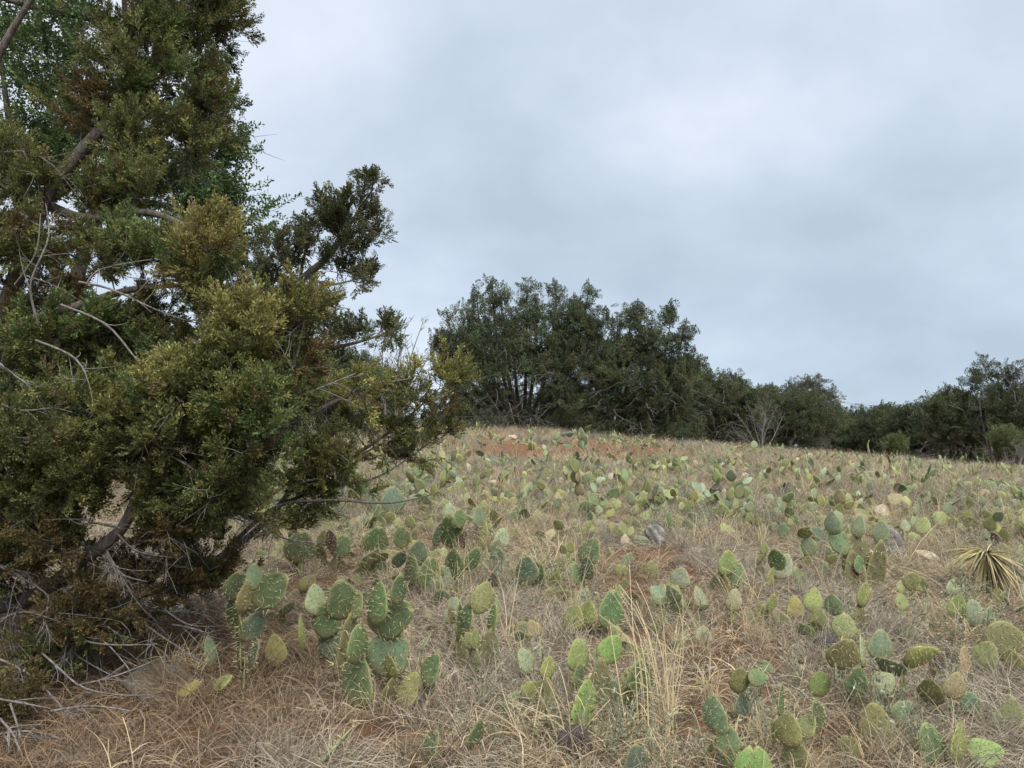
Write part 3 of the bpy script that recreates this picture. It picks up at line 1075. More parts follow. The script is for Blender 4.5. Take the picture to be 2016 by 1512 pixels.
    for k, pl in enumerate(D):
        pts_ = limb(Q(*pl), [0.0065, 0.0052, 0.0022], 14)
        items = [pts_]
        p, r = pts_
        for j in range(rg.integers(3, 7)):
            i = rg.integers(3, len(p) - 1)
            t = norm(p[i] - p[i - 1])
            d = norm(t + rg.normal(0, 0.7, 3) + np.array([0, 0, -0.15]))
            ln = rg.uniform(0.07, 0.26)
            f = np.linspace(0, 1, 5)[:, None]
            q = p[i] + d * ln * f + rg.normal(0, 0.22, 3) * ln * f ** 2
            items.append((q, np.linspace(r[i] * 0.6, 0.0012, 5)))
            for jj in range(rg.integers(0, 3)):
                a = q[rg.integers(1, 4)]
                d2 = norm(d + rg.normal(0, 0.8, 3))
                items.append((np.array([a, a + d2 * 0.04, a + d2 * 0.08 + rg.normal(0, 0.01, 3)]), np.array([0.002, 0.0016, 0.0008])))
        put_wood(root, 'dead_branch', items, M['dead'], 4)


NEAR_DENSITY = 0.74
near_juniper()


def mid_tree(name, label, base_px, depth, trunks, blobs, protos, rg, matl, sub=5, per=5, size=(0.6, 1.0), sublen=(0.12, 0.3), group=None, barkm='bark', r_end=0.004, up=0.25, cat='tree'):
    """A tree built from hand-placed limbs (pixel, pixel, depth) and crown volumes."""
    g = P(base_px, 900, depth)
    g[2] = float(zg(g[0], g[1]))
    root = tree_root(name, g, label, group, cat)
    L = []
    for pl, rr in trunks:
        pts = [P(*q) for q in pl]
        if pl[0][1] is None or pl is trunks[0][0]:
            pts = [g - np.array([0, 0, 0.1])] + pts
            rr = [rr[0] * 1.25] + list(rr)
        L.append(limb(pts, rr))
    put_wood(root, 'trunk', [L[0]], M[barkm], 7)
    for lm in L[1:]:
        put_wood(root, 'limb', [lm], M[barkm], 5)
    tg, tint = [], []
    for (cx, cy, d, rx, ry, rd, n, ts) in blobs:
        ts = ts.split()
        for _ in range(n):
            u = norm(rg.normal(size=3)) * rg.uniform(0.15, 1) ** (1 / 2.4)
            tg.append(P(cx + rx * u[0], cy + ry * u[1], d + rd * u[2]))
            tint.append(ts[rg.integers(len(ts))])
    tw = grow(L, tg, rg, r_end, 0.05)
    twigs = list(tw)
    pts, dirs, tin, scl = [], [], [], []
    for (p, r), tn in zip(tw, tint):
        d0 = norm(p[-1] - p[-2])
        base = np.array(PAL[tn]) * rg.uniform(0.75, 1.25)
        for k in range(sub):
            a = p[max(1, len(p) - 1 - rg.integers(0, 3))] if k else p[-1]
            d = norm(d0 * 0.8 + rg.normal(0, 0.6, 3) + np.array([0, 0, up]))
            ln = rg.uniform(*sublen)
            q = a + d * ln * np.linspace(0, 1, 3)[:, None]
            twigs.append((q, np.linspace(r_end * 0.9, r_end * 0.4, 3)))
            for fr in np.linspace(0.25, 1, per):
                pts.append(a + d * ln * fr)
                dirs.append(norm(d + rg.normal(0, 0.55, 3) + np.array([0, 0, up])))
                scl.append(rg.uniform(*size))
                tin.append(base * rg.uniform(0.8, 1.2))
    put_wood(root, 'twigs', twigs, M[barkm], 3, 'stuff')
    scatter('crown', local(root, pts), frames(np.array(dirs), rg), np.array(scl), np.array(tin), protos, root, rg)
    return root


# -------- the live oak and the leaning juniper behind it
rg_ = np.random.default_rng(31)
mid_tree('oak_tree', 'dark green small leaved oak rising behind the close juniper', 120, 9.0,
         [([(110, 900, 9.0), (140, 600, 9.0), (190, 430, 9.0), (230, 300, 9.0), (250, 120, 9.0), (240, -60, 9.0)], [.10, .085, .075, .06, .045, .02]),
          ([(190, 430, 9.0), (300, 400, 8.9), (390, 440, 8.8), (470, 470, 8.8)], [.06, .04, .02, .008]),
          ([(230, 300, 9.0), (330, 260, 8.9), (400, 230, 8.8), (440, 200, 8.8)], [.05, .03, .015, .006]),
          ([(250, 120, 9.0), (190, 40, 8.8), (90, 20, 8.6), (-20, -10, 8.5)], [.06, .05, .04, .02]),
          ([(140, 600, 9.0), (60, 420, 8.9), (20, 250, 8.9), (0, 100, 8.8)], [.08, .06, .04, .02]),
          ([(190, 430, 9.0), (330, 340, 9.1), (420, 330, 9.0), (450, 290, 9.0)], [.05, .03, .015, .006])],
         [(90, 70, 8.8, 140, 90, .7, 24, 'oak'), (60, 200, 8.9, 110, 90, .7, 16, 'oak'), (150, 290, 9.0, 130, 60, .6, 16, 'oak'), (390, 230, 8.9, 45, 60, .3, 10, 'oak'), (425, 300, 9.0, 30, 40, .25, 7, 'oak'),
          (400, 390, 8.9, 70, 40, .3, 12, 'oak'), (440, 440, 8.8, 60, 40, .3, 12, 'oak'), (330, 440, 8.9, 80, 50, .4, 5, 'oak'), (60, 330, 8.9, 80, 60, .5, 12, 'oak'), (425, 170, 8.8, 20, 14, .2, 3, 'oak'), (300, 380, 9, 100, 60, .5, 5, 'oak'),
          (100, -150, 8.9, 250, 130, .9, 24, 'oak')],
         OAKS, rg_, M['oak'], 5, 5, (0.75, 1.15), (0.15, 0.4), barkm='far_bark', r_end=0.005, up=0.15)
mid_tree('juniper_tree', 'slender juniper leaning out over the field behind the close juniper', 430, 8.0,
         [([(440, 900, 8.0), (470, 720, 8.0), (540, 600, 8.0), (600, 545, 8.0), (650, 500, 8.0), (690, 440, 8.0), (735, 370, 8.0)], [.09, .075, .055, .045, .032, .02, .005]),
          ([(540, 600, 8.0), (580, 560, 7.9), (560, 520, 7.9), (535, 500, 7.9)], [.03, .02, .012, .005]),
          ([(470, 720, 8.0), (580, 695, 7.9), (680, 680, 7.8), (780, 650, 7.8)], [.035, .028, .02, .006]),
          ([(600, 545, 8.0), (650, 560, 7.9), (700, 550, 7.9)], [.02, .014, .005]), ([(590, 555, 8.0), (600, 500, 8.1), (625, 440, 8.1), (640, 405, 8.1)], [.02, .015, .01, .004]),
          ([(470, 720, 8.0), (440, 640, 8.1), (430, 540, 8.1)], [.04, .03, .008])],
         [(732, 375, 8.0, 5, 14, .06, 3, 'farolive dark'), (715, 415, 8.0, 16, 26, .12, 5, 'farolive dark'), (725, 470, 8.0, 14, 30, .12, 4, 'farolive dark'), (680, 425, 8.0, 16, 26, .15, 5, 'dark farolive'), (690, 480, 8.0, 28, 26, .2, 7, 'dark farolive'),
          (640, 412, 8.1, 14, 16, .1, 4, 'farolive dark'), (622, 450, 8.1, 16, 20, .12, 4, 'farolive dark'), (655, 450, 8.0, 14, 22, .1, 3, 'dark'), (600, 490, 8.0, 26, 18, .2, 5, 'farolive'), (700, 545, 7.9, 30, 16, .2, 7, 'dark farolive'), (660, 530, 7.9, 26, 12, .2, 3, 'dark'),
          (540, 498, 7.9, 22, 14, .15, 5, 'farolive'), (560, 525, 7.9, 18, 12, .15, 4, 'farolive'), (610, 592, 7.9, 36, 14, .2, 6, 'dark'), (530, 565, 8.0, 40, 24, .25, 8, 'dark fargreen'), (640, 640, 7.9, 14, 28, .12, 4, 'dark farolive'), (700, 665, 7.8, 46, 9, .2, 6, 'dark farolive'),
          (765, 650, 7.8, 20, 14, .12, 6, 'green farolive'), (430, 600, 8.1, 60, 40, .3, 10, 'dark fargreen'), (560, 640, 8.0, 60, 34, .3, 8, 'dark farolive'), (610, 725, 8.0, 60, 40, .3, 8, 'dark fargreen'), (455, 520, 8.1, 22, 36, .2, 6, 'dark')],
         SPRAYS, rg_, M['juniper'], 4, 3, (0.40, 0.80), (0.06, 0.19), up=0.45)


# -------- junipers across the field
def far_juniper(label, base, depth, stems, blobs, rg, tints='far fargreen farolive', group=None, dens=1.0, name='juniper_tree', skirt=6, ts=1.0, trunk_r=0.09):
    bx, by = base
    g = P(bx, by, depth)
    g[2] = float(zg(g[0], g[1]))
    root = tree_root(name, g, label, group)
    tints = tints.split()
    L, tg = [], []
    m = depth / F
    for (tx, ty, R0) in stems:
        dd = depth + rg.uniform(-1, 1) * 1.0 * ts
        tip = P(tx, ty + 14 * ts * 28 / depth, dd)
        a = g - np.array([0, 0, 0.1])
        mid = a + (tip - a) * np.array([0.62, 0.62, 0.38])
        p = limb([a, mid, a + (tip - a) * np.array([0.88, 0.88, 0.72]), tip], [trunk_r * rg.uniform(.7, 1), trunk_r * .7, trunk_r * .38, .012], 14)
        L.append(p)
        n = int(24 * dens)
        for f in np.concatenate([rg.uniform(0.42, 1, n), [1.0]]):
            c = np.array([np.interp(f, np.linspace(0, 1, 14), p[0][:, i]) for i in range(3)])
            rad = R0 * (0.18 + 1.15 * (1 - f) ** 0.8)
            u = norm(rg.normal(size=3)) * rg.uniform(0.3, 1) ** 0.5
            tg.append(c + u * rad * np.array([1, 1, 0.75]))
    for (cx, cy, rx, ry, rd, n) in blobs:
        for _ in range(int(n * 1.8 * dens)):
            u = norm(rg.normal(size=3)) * rg.uniform(0.2, 1) ** (1 / 2.4)
            tg.append(P(cx + rx * u[0], cy + ry * u[1], depth + rd * u[2] - 0.3 * ts))
    if len(stems) > 3 and name == 'juniper_tree':   # leafy skirt down to the ground
        x0, x1 = min(s[0] for s in stems), max(s[0] for s in stems)
        gy = 756 - F * math.tan(math.atan2(g[2] - EYE, math.hypot(g[0], g[1])) - PITCH)
        for _ in range(int(60 * dens)):
            tg.append(P(rg.uniform(x0 - 8, x1 + 8), gy - rg.uniform(2, 44) * 28 / depth * ts, depth - rg.uniform(-0.6, 1.0) * ts))
    tg = np.array(tg)
    zz = zg(tg[:, 0], tg[:, 1]) + 0.15
    tg[:, 2] = np.maximum(tg[:, 2], zz)
    tw = grow(L, tg, rg, 0.010, 0.03)
    put_wood(root, 'trunk', L, M['far_bark'], 6)
    put_wood(root, 'twigs', tw, M['far_bark'], 3, 'stuff')
    pts, dirs, tin, scl = [], [], [], []
    for p, r in tw:
        d0 = norm(p[-1] - p[-2])
        base_c = np.array(PAL[tints[rg.integers(len(tints))]]) * rg.uniform(0.75, 1.25)
        for k in range(6):
            pts.append(p[-1] + rg.normal(0, 0.15, 3) * ts)
            dirs.append(norm(d0 * 0.4 + rg.normal(0, 0.5, 3) + np.array([0, 0, 0.6])))
            scl.append(rg.uniform(0.4, 0.85) * ts)
            tin.append(base_c * rg.uniform(0.8, 1.2))
    scatter('crown', local(root, pts), frames(np.array(dirs), rg), np.array(scl), np.array(tin), TUFTS, root, rg)
    if skirt:
        items = []
        for k in range(skirt * 10):
            i = rg.integers(len(L))
            p = L[i][0]
            a = p[rg.integers(2, 8)]
            az = rg.uniform(0, 6.28)
            d = np.array([math.cos(az), math.sin(az) * 0.8 - 0.4, rg.uniform(-0.25, 0.3)])
            ln = rg.uniform(0.7, 2.0) * ts
            f = np.linspace(0, 1, 5)[:, None]
            q = a + norm(d) * ln * f + np.array([0, 0, -0.3 * ln]) * f ** 2 + rg.normal(0, 0.05, (5, 3))
            items.append((q, np.linspace(0.016, 0.004, 5)))
            for j in range(3):
                b = q[rg.integers(2, 5)]
                d2 = norm(d + rg.normal(0, 0.7, 3))
                items.append((np.array([b, b + d2 * 0.22, b + d2 * 0.42 + np.array([0, 0, -0.06])]), np.array([0.007, 0.005, 0.003])))
        items = [(np.stack([q[:, 0], q[:, 1], np.maximum(q[:, 2], zg(q[:, 0], q[:, 1]) + 0.03)], -1), r) for q, r in items]
        put_wood(root, 'dead_twigs', items, M['dead_far'], 3, 'stuff')
    return root


def bare_tree(name, label, base, depth, tips, rg, matl='dead_far', r0=0.04, leaves=0, tint='grey', group=None, cat='tree', branches=9, spread=0.5, sz=1.0):
    g = P(base[0], base[1], depth)
    g[2] = float(zg(g[0], g[1]))
    root = tree_root(name, g, label, group, cat)
    stems, twigs, pts, dirs = [], [], [], []
    for (tx, ty) in tips:
        tip = P(tx, ty, depth + rg.uniform(-0.5, 0.5) * sz)
        a = g - np.array([0, 0, 0.05])
        ln = np.linalg.norm(tip - a)
        p = limb([a, a + (tip - a) * 0.35 + rg.normal(0, 0.05, 3) * ln, a + (tip - a) * 0.7 + rg.normal(0, 0.05, 3) * ln, tip], [r0, r0 * .7, r0 * .4, r0 * .12], 14)
        stems.append(p)
        for k in range(branches):
            i = rg.integers(4, 13)
            t = norm(p[0][i] - p[0][i - 1])
            d = norm(t + rg.normal(0, spread, 3) + np.array([0, 0, 0.1]))
            l2 = ln * rg.uniform(0.15, 0.42) * (1.2 - i / 14)
            f = np.linspace(0, 1, 5)[:, None]
            q = p[0][i] + d * l2 * f + rg.normal(0, 0.15, 3) * l2 * f ** 2
            twigs.append((q, np.linspace(p[1][i] * 0.5, r0 * 0.1, 5)))
            for j in range(5):
                b = q[rng.integers(1, 5)]
                d2 = norm(d + rg.normal(0, spread * 1.2, 3))
                l3 = l2 * rg.uniform(0.2, 0.5)
                q2 = b + d2 * l3 * np.linspace(0, 1, 3)[:, None] + rg.normal(0, 0.04, (3, 3)) * l3
                twigs.append((q2, np.array([r0 * .16, r0 * .12, r0 * .07])))
                for _ in range(leaves):
                    pts.append(q2[rg.integers(1, 3)] + rg.normal(0, 0.05, 3))
                    dirs.append(norm(d2 + rg.normal(0, 0.6, 3)))
    put_wood(root, 'trunk', stems, M[matl], 5)
    put_wood(root, 'twigs', twigs, M[matl], 3, 'stuff')
    if pts:
        n = len(pts)
        tin = np.array(PAL[tint]) * rg.uniform(0.7, 1.3, (n, 1))
        scatter('crown', local(root, pts), frames(np.array(dirs), rg), rg.uniform(0.4, 0.8, n) * sz, tin, TUFTS, root, rg)
    return root


rf = np.random.default_rng(9)
far_juniper('tall many stemmed dark juniper with a thick trunk on the crest of the field', (1030, 838), 28.0,
            [(862, 655, .45), (880, 603, .45), (918, 600, .4), (938, 572, .5), (968, 546, .5), (985, 560, .45), (1010, 615, .4), (1038, 552, .5), (1058, 590, .4), (1096, 562, .38), (1128, 590, .4), (1158, 562, .42), (1180, 610, .45)],
            [(960, 690, 70, 60, 1.2, 34), (1060, 690, 70, 60, 1.2, 34), (1130, 660, 60, 60, 1.2, 34), (910, 700, 45, 50, 1.0, 18), (1000, 740, 120, 30, 1.5, 34), (1140, 730, 60, 50, 1.3, 26), (940, 770, 60, 22, 1.2, 12), (1110, 790, 50, 30, 1.2, 14)], rf, 'far far fargreen farolive', skirt=12)
far_juniper('spreading dark juniper with an open top beside the tall many stemmed one', (1215, 848), 28.5,
            [(1215, 630, .45), (1240, 605, .45), (1262, 596, .5), (1290, 618, .45), (1322, 608, .4), (1345, 645, .4), (1352, 690, .45), (1185, 680, .4), (1370, 705, .35)],
            [(1200, 720, 50, 60, 1.2, 26), (1250, 740, 70, 60, 1.4, 36), (1310, 750, 60, 50, 1.3, 30), (1340, 770, 40, 50, 1.2, 20), (1210, 790, 60, 35, 1.2, 20), (1290, 800, 70, 28, 1.2, 20)], rf, 'far farolive fargreen', skirt=12)
far_juniper('low bushy juniper filling in past the open topped one', (1395, 862), 32.0,
            [(1375, 722, .4), (1395, 732, .4), (1415, 745, .35), (1440, 728, .35), (1455, 750, .35), (1472, 765, .3)],
            [(1390, 790, 50, 45, 1.5, 40), (1440, 800, 45, 40, 1.5, 34), (1370, 820, 40, 30, 1.2, 20), (1480, 810, 35, 35, 1.2, 22)], rf, 'far fargreen farolive', skirt=8)
far_juniper('rounded green juniper bush beside the grey leafless brush', (1530, 872), 36.0,
            [(1500, 765, .35), (1515, 758, .35), (1535, 775, .3), (1560, 780, .4), (1590, 775, .4)],
            [(1510, 805, 30, 30, 1.2, 22), (1570, 810, 60, 35, 1.6, 44), (1560, 840, 80, 25, 1.6, 36), (1620, 830, 45, 30, 1.5, 28)], rf, 'fargreen far farolive', skirt=6)
far_juniper('dark juniper thicket glimpsed under the tall many stemmed juniper', (960, 850), 41.0, [(930, 770, .5), (970, 765, .5), (1010, 770, .5)], [(970, 800, 70, 30, 2.0, 60), (920, 815, 40, 22, 1.5, 26)], rf, 'far', skirt=6, ts=1.3)
far_juniper('dark juniper thicket glimpsed between the two crest junipers', (1120, 850), 41.0, [(1090, 770, .5), (1130, 765, .5), (1160, 775, .5)], [(1110, 800, 70, 34, 2.0, 66), (1170, 815, 40, 24, 1.5, 30)], rf, 'far', skirt=6, ts=1.3)
far_juniper('dark juniper thicket glimpsed under the open topped juniper', (1290, 855), 42.0, [(1250, 780, .5), (1300, 770, .5), (1340, 780, .5)], [(1290, 805, 80, 34, 2.0, 70), (1360, 825, 50, 24, 1.5, 36)], rf, 'far', skirt=6, ts=1.3)
bare_tree('deciduous_tree', 'wispy pale tree with a thin leafy round top above the green bush', (1585, 860), 42.0, [(1560, 770), (1575, 756), (1590, 754), (1605, 760), (1620, 775), (1632, 790), (1640, 800)], rf, 'dead_far', 0.08, 2, 'grey', branches=12, spread=0.7, sz=1.1)
bare_tree('bare_shrub', 'grey leafless brush standing before the low junipers', (1500, 868), 27.0, [(1452, 815), (1470, 792), (1492, 795), (1508, 788), (1530, 800), (1545, 812), (1440, 835)], rf, 'dead_far', 0.022, 0, branches=14, spread=0.6, cat='shrub')
right_trees = [(1655, 905, 62, 812, 'first'), (1700, 905, 60, 806, 'second'), (1745, 905, 58, 797, 'third'), (1790, 905, 52, 800, 'fourth'), (1835, 905, 50, 790, 'fifth')]
RIGHT_LABEL = ['low dark juniper just past the utility pole in the tree line', 'rounded dark juniper second along from the utility pole', 'dark juniper with a raised tip midway in the tree line',
               'dark juniper with a notched top before the tall feathery tree', 'sloping dark juniper at the foot of the tall feathery tree']
far_juniper('dark juniper thicket glimpsed behind the grey leafless brush', (1455, 870), 52.0, [(1420, 800, .6), (1460, 795, .6), (1500, 800, .6)], [(1440, 830, 60, 26, 2.0, 60), (1510, 840, 50, 22, 2.0, 44)], rf, 'far', skirt=4, ts=1.6)
far_juniper('dark juniper thicket filling the gap at the far end of the field', (1860, 905), 64.0, [(1800, 820, .7), (1850, 815, .7), (1900, 815, .7)], [(1830, 850, 80, 24, 2.5, 60), (1930, 850, 70, 24, 2.5, 50)], rf, 'far', skirt=4, ts=1.9)
for (bx, by, d, ty, nm), lb in zip(right_trees, RIGHT_LABEL):
    far_juniper(lb, (bx, by), d, [(bx - 22, ty + 8, .6), (bx - 6, ty, .6), (bx + 10, ty + 3, .6), (bx + 26, ty + 10, .6)],
                [(bx, ty + 40, 34, 28, 2.0, 44), (bx - 5, ty + 70, 40, 22, 2.0, 34)], rf, 'far fargreen far', skirt=4, ts=1.5, trunk_r=.16, group='junipers along the far tree line')
far_juniper('green juniper with a pointed shoulder beside the tall feathery tree', (1880, 905), 44.0, [(1838, 778, .45), (1862, 768, .5), (1885, 765, .5), (1905, 775, .5), (1925, 780, .5)],
            [(1880, 815, 50, 35, 1.8, 50), (1900, 850, 60, 28, 1.8, 36), (1850, 845, 40, 28, 1.5, 26)], rf, 'fargreen far farolive', skirt=6, ts=1.3)
bare_tree('deciduous_tree', 'tall feathery half leafless tree at the end of the tree line', (1965, 895), 42.0, [(1905, 745), (1925, 735), (1945, 722), (1965, 725), (1985, 720), (2005, 728), (2030, 735)], rf, 'dead_far', 0.09, 2, 'far', branches=13, spread=0.7, sz=1.2)
far_juniper('broad dark juniper crowding under the tall feathery tree', (1985, 905), 43.0, [(1950, 780, .5), (1975, 770, .5), (2000, 765, .5), (2030, 760, .5)],
            [(1970, 815, 50, 35, 1.8, 46), (2010, 830, 50, 35, 1.8, 44), (1960, 850, 50, 25, 1.6, 30)], rf, 'far fargreen', skirt=4, ts=1.3)
far_juniper('yellow green bush before the broad dark juniper', (1985, 908), 30.0, [(1965, 850, .25), (1985, 838, .25), (2000, 848, .25)], [(1982, 862, 26, 18, .6, 22)], rf, 'lime farolive lime', name='bush', skirt=0, ts=0.7, trunk_r=.05)
far_juniper('small bright green sprout at the foot of the far tree line', (1765, 890), 30.0, [(1755, 868, .2), (1768, 855, .2), (1775, 870, .2)], [(1765, 872, 18, 12, .4, 10)], rf, 'lime', name='bush', skirt=0, ts=0.55, trunk_r=.03)
bare_tree('bare_shrub', 'grey leafless bush at the end of the far tree line', (2005, 905), 26.0, [(1975, 880), (1990, 868), (2005, 862), (2020, 866), (2035, 875)], rf, 'dead_far', 0.02, 0, branches=12, spread=0.7, cat='shrub')
bare_tree('bare_shrub', 'pale grey brush at the foot of the thick trunk', (968, 845), 25.5, [(935, 825), (950, 812), (965, 808), (985, 812), (1005, 820), (920, 835)], rf, 'dead_far', 0.016, 1, 'grey', branches=12, spread=0.7, cat='shrub', sz=0.35)
bare_tree('bare_shrub', 'purplish leafless brush in the shade under the low juniper', (1760, 900), 40.0, [(1735, 870), (1750, 862), (1770, 862), (1790, 872)], rf, 'dead_far', 0.03, 0, branches=10, spread=0.7, cat='shrub')
bare_tree('dead_tree', 'slender leafless tree leaning beside the many stemmed juniper', (775, 800), 24.0, [(835, 628), (800, 640), (850, 690), (760, 640), (820, 700)], rf, 'dead_far', 0.05, 0, branches=12, spread=0.5)
far_juniper('dark juniper behind the leaning leafless tree', (690, 850), 25.0, [(650, 700, .4), (680, 690, .4), (710, 705, .4), (740, 715, .4)], [(690, 750, 60, 40, 1.2, 40), (650, 790, 50, 40, 1.2, 26), (740, 770, 50, 40, 1.2, 26)], rf, 'fargreen far', skirt=6)
far_juniper('bright green bush under the leaning leafless tree', (735, 830), 22.0, [(715, 738, .3), (740, 728, .3), (765, 745, .3)], [(735, 760, 38, 24, .7, 24)], rf, 'lime fargreen', name='bush', skirt=0, ts=0.8, trunk_r=.05)
bare_tree('bare_shrub', 'purple grey leafless brush below the bright green bush', (770, 845), 20.0, [(720, 785), (745, 770), (770, 765), (800, 770), (825, 790), (705, 810)], rf, 'dead_far', 0.022, 0, branches=14, spread=0.6, cat='shrub')
far_juniper('dark juniper seen through the close tree, beside the oak trunk', (480, 900), 19.0, [(430, 640, .4), (470, 620, .4), (510, 650, .4), (550, 660, .4), (590, 680, .4)], [(480, 720, 90, 60, 1.2, 50), (560, 760, 70, 50, 1.2, 36), (430, 780, 80, 50, 1.2, 36)], rf, 'fargreen far', skirt=4)
far_juniper('dark juniper seen through the close tree, past the oak', (240, 900), 18.0, [(160, 660, .4), (210, 630, .4), (260, 620, .4), (310, 640, .4)], [(240, 720, 110, 60, 1.2, 54), (170, 790, 90, 60, 1.2, 36), (320, 790, 90, 60, 1.2, 36)], rf, 'fargreen far', skirt=4)
far_juniper('dark juniper at the very edge, half hidden by the close tree', (20, 900), 17.0, [(-60, 640, .4), (0, 610, .4), (50, 630, .4), (90, 650, .4)], [(10, 720, 120, 70, 1.2, 54), (-30, 800, 90, 60, 1.2, 30), (70, 800, 80, 60, 1.2, 36)], rf, 'fargreen far', skirt=4)

# -------- the woods far beyond the crest, one mass
rw = np.random.default_rng(5150)
nw = 5200
wx, wy = rw.uniform(-110, 130, nw), rw.uniform(105, 135, nw)
hmax = 3.0 + 2.6 * fbm(wx / 14, wy / 14, 61)
wz = zg(wx, wy) + hmax * rw.uniform(0, 1, nw) ** 0.7 - 0.4
wt = np.array(PAL['far']) * rw.uniform(0.8, 1.3, (nw, 1))
tag(scatter('distant_woods', np.stack([wx, wy, wz], -1), frames(rw.normal(0, .5, (nw, 3)) + np.array([0, 0, .7]), rw), rw.uniform(2.0, 3.6, nw), wt, TUFTS, None, rw), 'dark band of far woods closing the horizon behind the field')

# -------- utility pole with two wires
pb = P(1649, 900, 95.0)
pb[2] = float(zg(pb[0], pb[1]))
pole = tree_root('utility_pole', pb, 'thin grey utility pole beyond the junipers with two wires', cat='utility pole')
top = P(1649, 786, 95.0)
put_wood(pole, 'shaft', [(np.array([pb - [0, 0, .3], (pb + top) / 2, top]), np.array([.17, .155, .14]))], M['pole'], 10)
put_wood(pole, 'crossarm', [(np.array([top + [-.9, 0, -.35], top + [0, 0, -.35], top + [.9, 0, -.35]]), np.array([.05, .05, .05]))], M['pole'], 4)
for k, (dz, xx) in enumerate(((-0.25, -0.8), (-1.6, 0.1))):
    a = top + np.array([xx, 0, dz])
    b = a + np.array([75, 25, -0.6])
    f = np.linspace(0, 1, 18)[:, None]
    q = a + (b - a) * f
    q[:, 2] -= 1.6 * np.sin(math.pi * f[:, 0])
    put_wood(pole, 'wire', [(q, np.full(18, 0.016))], M['far_bark'], 3)


# ------------------------------------------------------------------ prickly pears
def pad_mesh(seed, W=0.78, TH=0.11, rows=12, around=14, spines=True, bend=0.0, dent=0.0):
    """One cactus pad, unit long, base at the origin, tip towards +Z, faces towards +-Y."""
    rg = np.random.default_rng(seed)
    mb = MB()
    ts = np.concatenate([[0.02], np.linspace(0.10, 0.93, rows - 2), [0.985]])
    shape = lambda t: W * 0.5 * np.clip(np.sin(math.pi * np.clip(t, 0, 1) ** 0.80), 0, 1) ** 0.62
    th = lambda t: TH * 0.5 * (np.clip(np.sin(math.pi * np.clip(t, 0, 1) ** 0.8), 0, 1) ** 0.5) * (1.25 - 0.5 * t)
    ph = rg.uniform(0, 6.28)
    asym = rg.normal(0, 0.03)
    cup = rg.normal(0, 0.05)

    def surf(s, t, side):
        """s in -1..1 across, side -1 front, 1 back."""
        w = shape(t) * (1 + 0.05 * np.sin(5 * t + ph) + 0.035 * np.sin(11 * t + 2 * ph + 1.5 * np.sign(s)) + 0.02 * np.sin(23 * t + ph))
        x = s * w + asym * np.sin(math.pi * t)
        z = t - dent * np.exp(-(s / 0.45) ** 2) * np.clip((t - 0.5) / 0.5, 0, 1) ** 2
        y = side * th(t) * np.sqrt(np.clip(1 - s * s, 0, 1)) + bend * t * t + cup * (s * s) * w * 2
        return np.stack([x + 0 * z, y + 0 * z, z + 0 * x], -1)
    ang = np.arange(around) * 2 * math.pi / around
    V, A = [], []
    for k, t in enumerate(ts):
        s = np.cos(ang)
        y = np.sign(np.sin(ang) + 1e-9)
        q = surf(s, np.full(around, t), y)
        V.append(q)
        edge = np.abs(s) ** 6
        A.append(np.maximum(edge, np.clip((t - 0.86) / 0.1, 0, 1)))
    V = np.concatenate(V)
    A = np.concatenate(A)
    T = []
    for k in range(len(ts) - 1):
        for j in range(around):
            a, b = k * around + j, k * around + (j + 1) % around
            T += [(a, b, b + around), (a, b + around, a + around)]
    tipc = surf(np.array([0.0]), np.array([1.0]), np.array([0.0]))
    basec = np.array([[0, 0, -0.01]])
    V = np.concatenate([V, tipc, basec])
    A = np.concatenate([A, [1, 0]])
    nt = len(ts) * around
    for j in range(around):
        T.append(((len(ts) - 1) * around + j, (len(ts) - 1) * around + (j + 1) % around, nt))
        T.append(((j + 1) % around, j, nt + 1))
    mb.add(V, T, 0, A)
    if spines:
        pts, nr, sz = [], [], []
        for side in (-1, 1):
            for i, t in enumerate(np.linspace(0.14, 0.9, 7)):
                m = max(1, int(round(shape(t) * 2 / 0.17)))
                for j in range(m):
                    s = ((j + 0.5 + (0.25 if i % 2 else -0.25)) / m * 2 - 1) * 0.92
                    p = surf(np.array([s + rg.normal(0, 0.03)]), np.array([t + rg.normal(0, 0.012)]), np.array([side]))[0]
                    pts.append(p)
                    nr.append(norm(np.array([s * 0.5, side, 0.15])))
                    sz.append(1.0)
        for a in np.linspace(-0.96, 0.96, 15):                 # along the rim
            t = 1 - abs(a) * 0.85
            s = np.sign(a)
            if t > 0.86:
                p = surf(np.array([a / 0.14 * 0.9]), np.array([0.99]), np.array([0.0]))[0]
                d = np.array([a * 3, 0, 1.0])
            else:
                p = surf(np.array([s]), np.array([t]), np.array([0.0]))[0]
                d = np.array([s, 0, 0.25])
            pts.append(p)
            nr.append(norm(d))
            sz.append(0.9)
        for p, nn, q in zip(pts, nr, sz):
            a = norm(np.cross(nn, [0.2, 0.1, 0.9]))
            b = np.cross(nn, a)
            r = 0.019
            ring = [p + nn * 0.004 + r * (a * math.cos(x) + b * math.sin(x)) for x in (0.3, 2.4, 4.5)]
            mb.add(ring + [p + nn * 0.014], [(0, 1, 3), (1, 2, 3), (2, 0, 3)], 2)
            for k in range(3):
                d = norm(nn + rg.normal(0, 0.6, 3))
                ln = rg.uniform(0.09, 0.19)
                e = norm(np.cross(d, rg.normal(size=3)))
                mb.add([p - e * 0.0055, p + e * 0.0055, p + d * ln], [(0, 1, 2)], 1)
    return mb.mesh('pad', [M['pad'], M['spine'], M['areole']], True, 'rim')


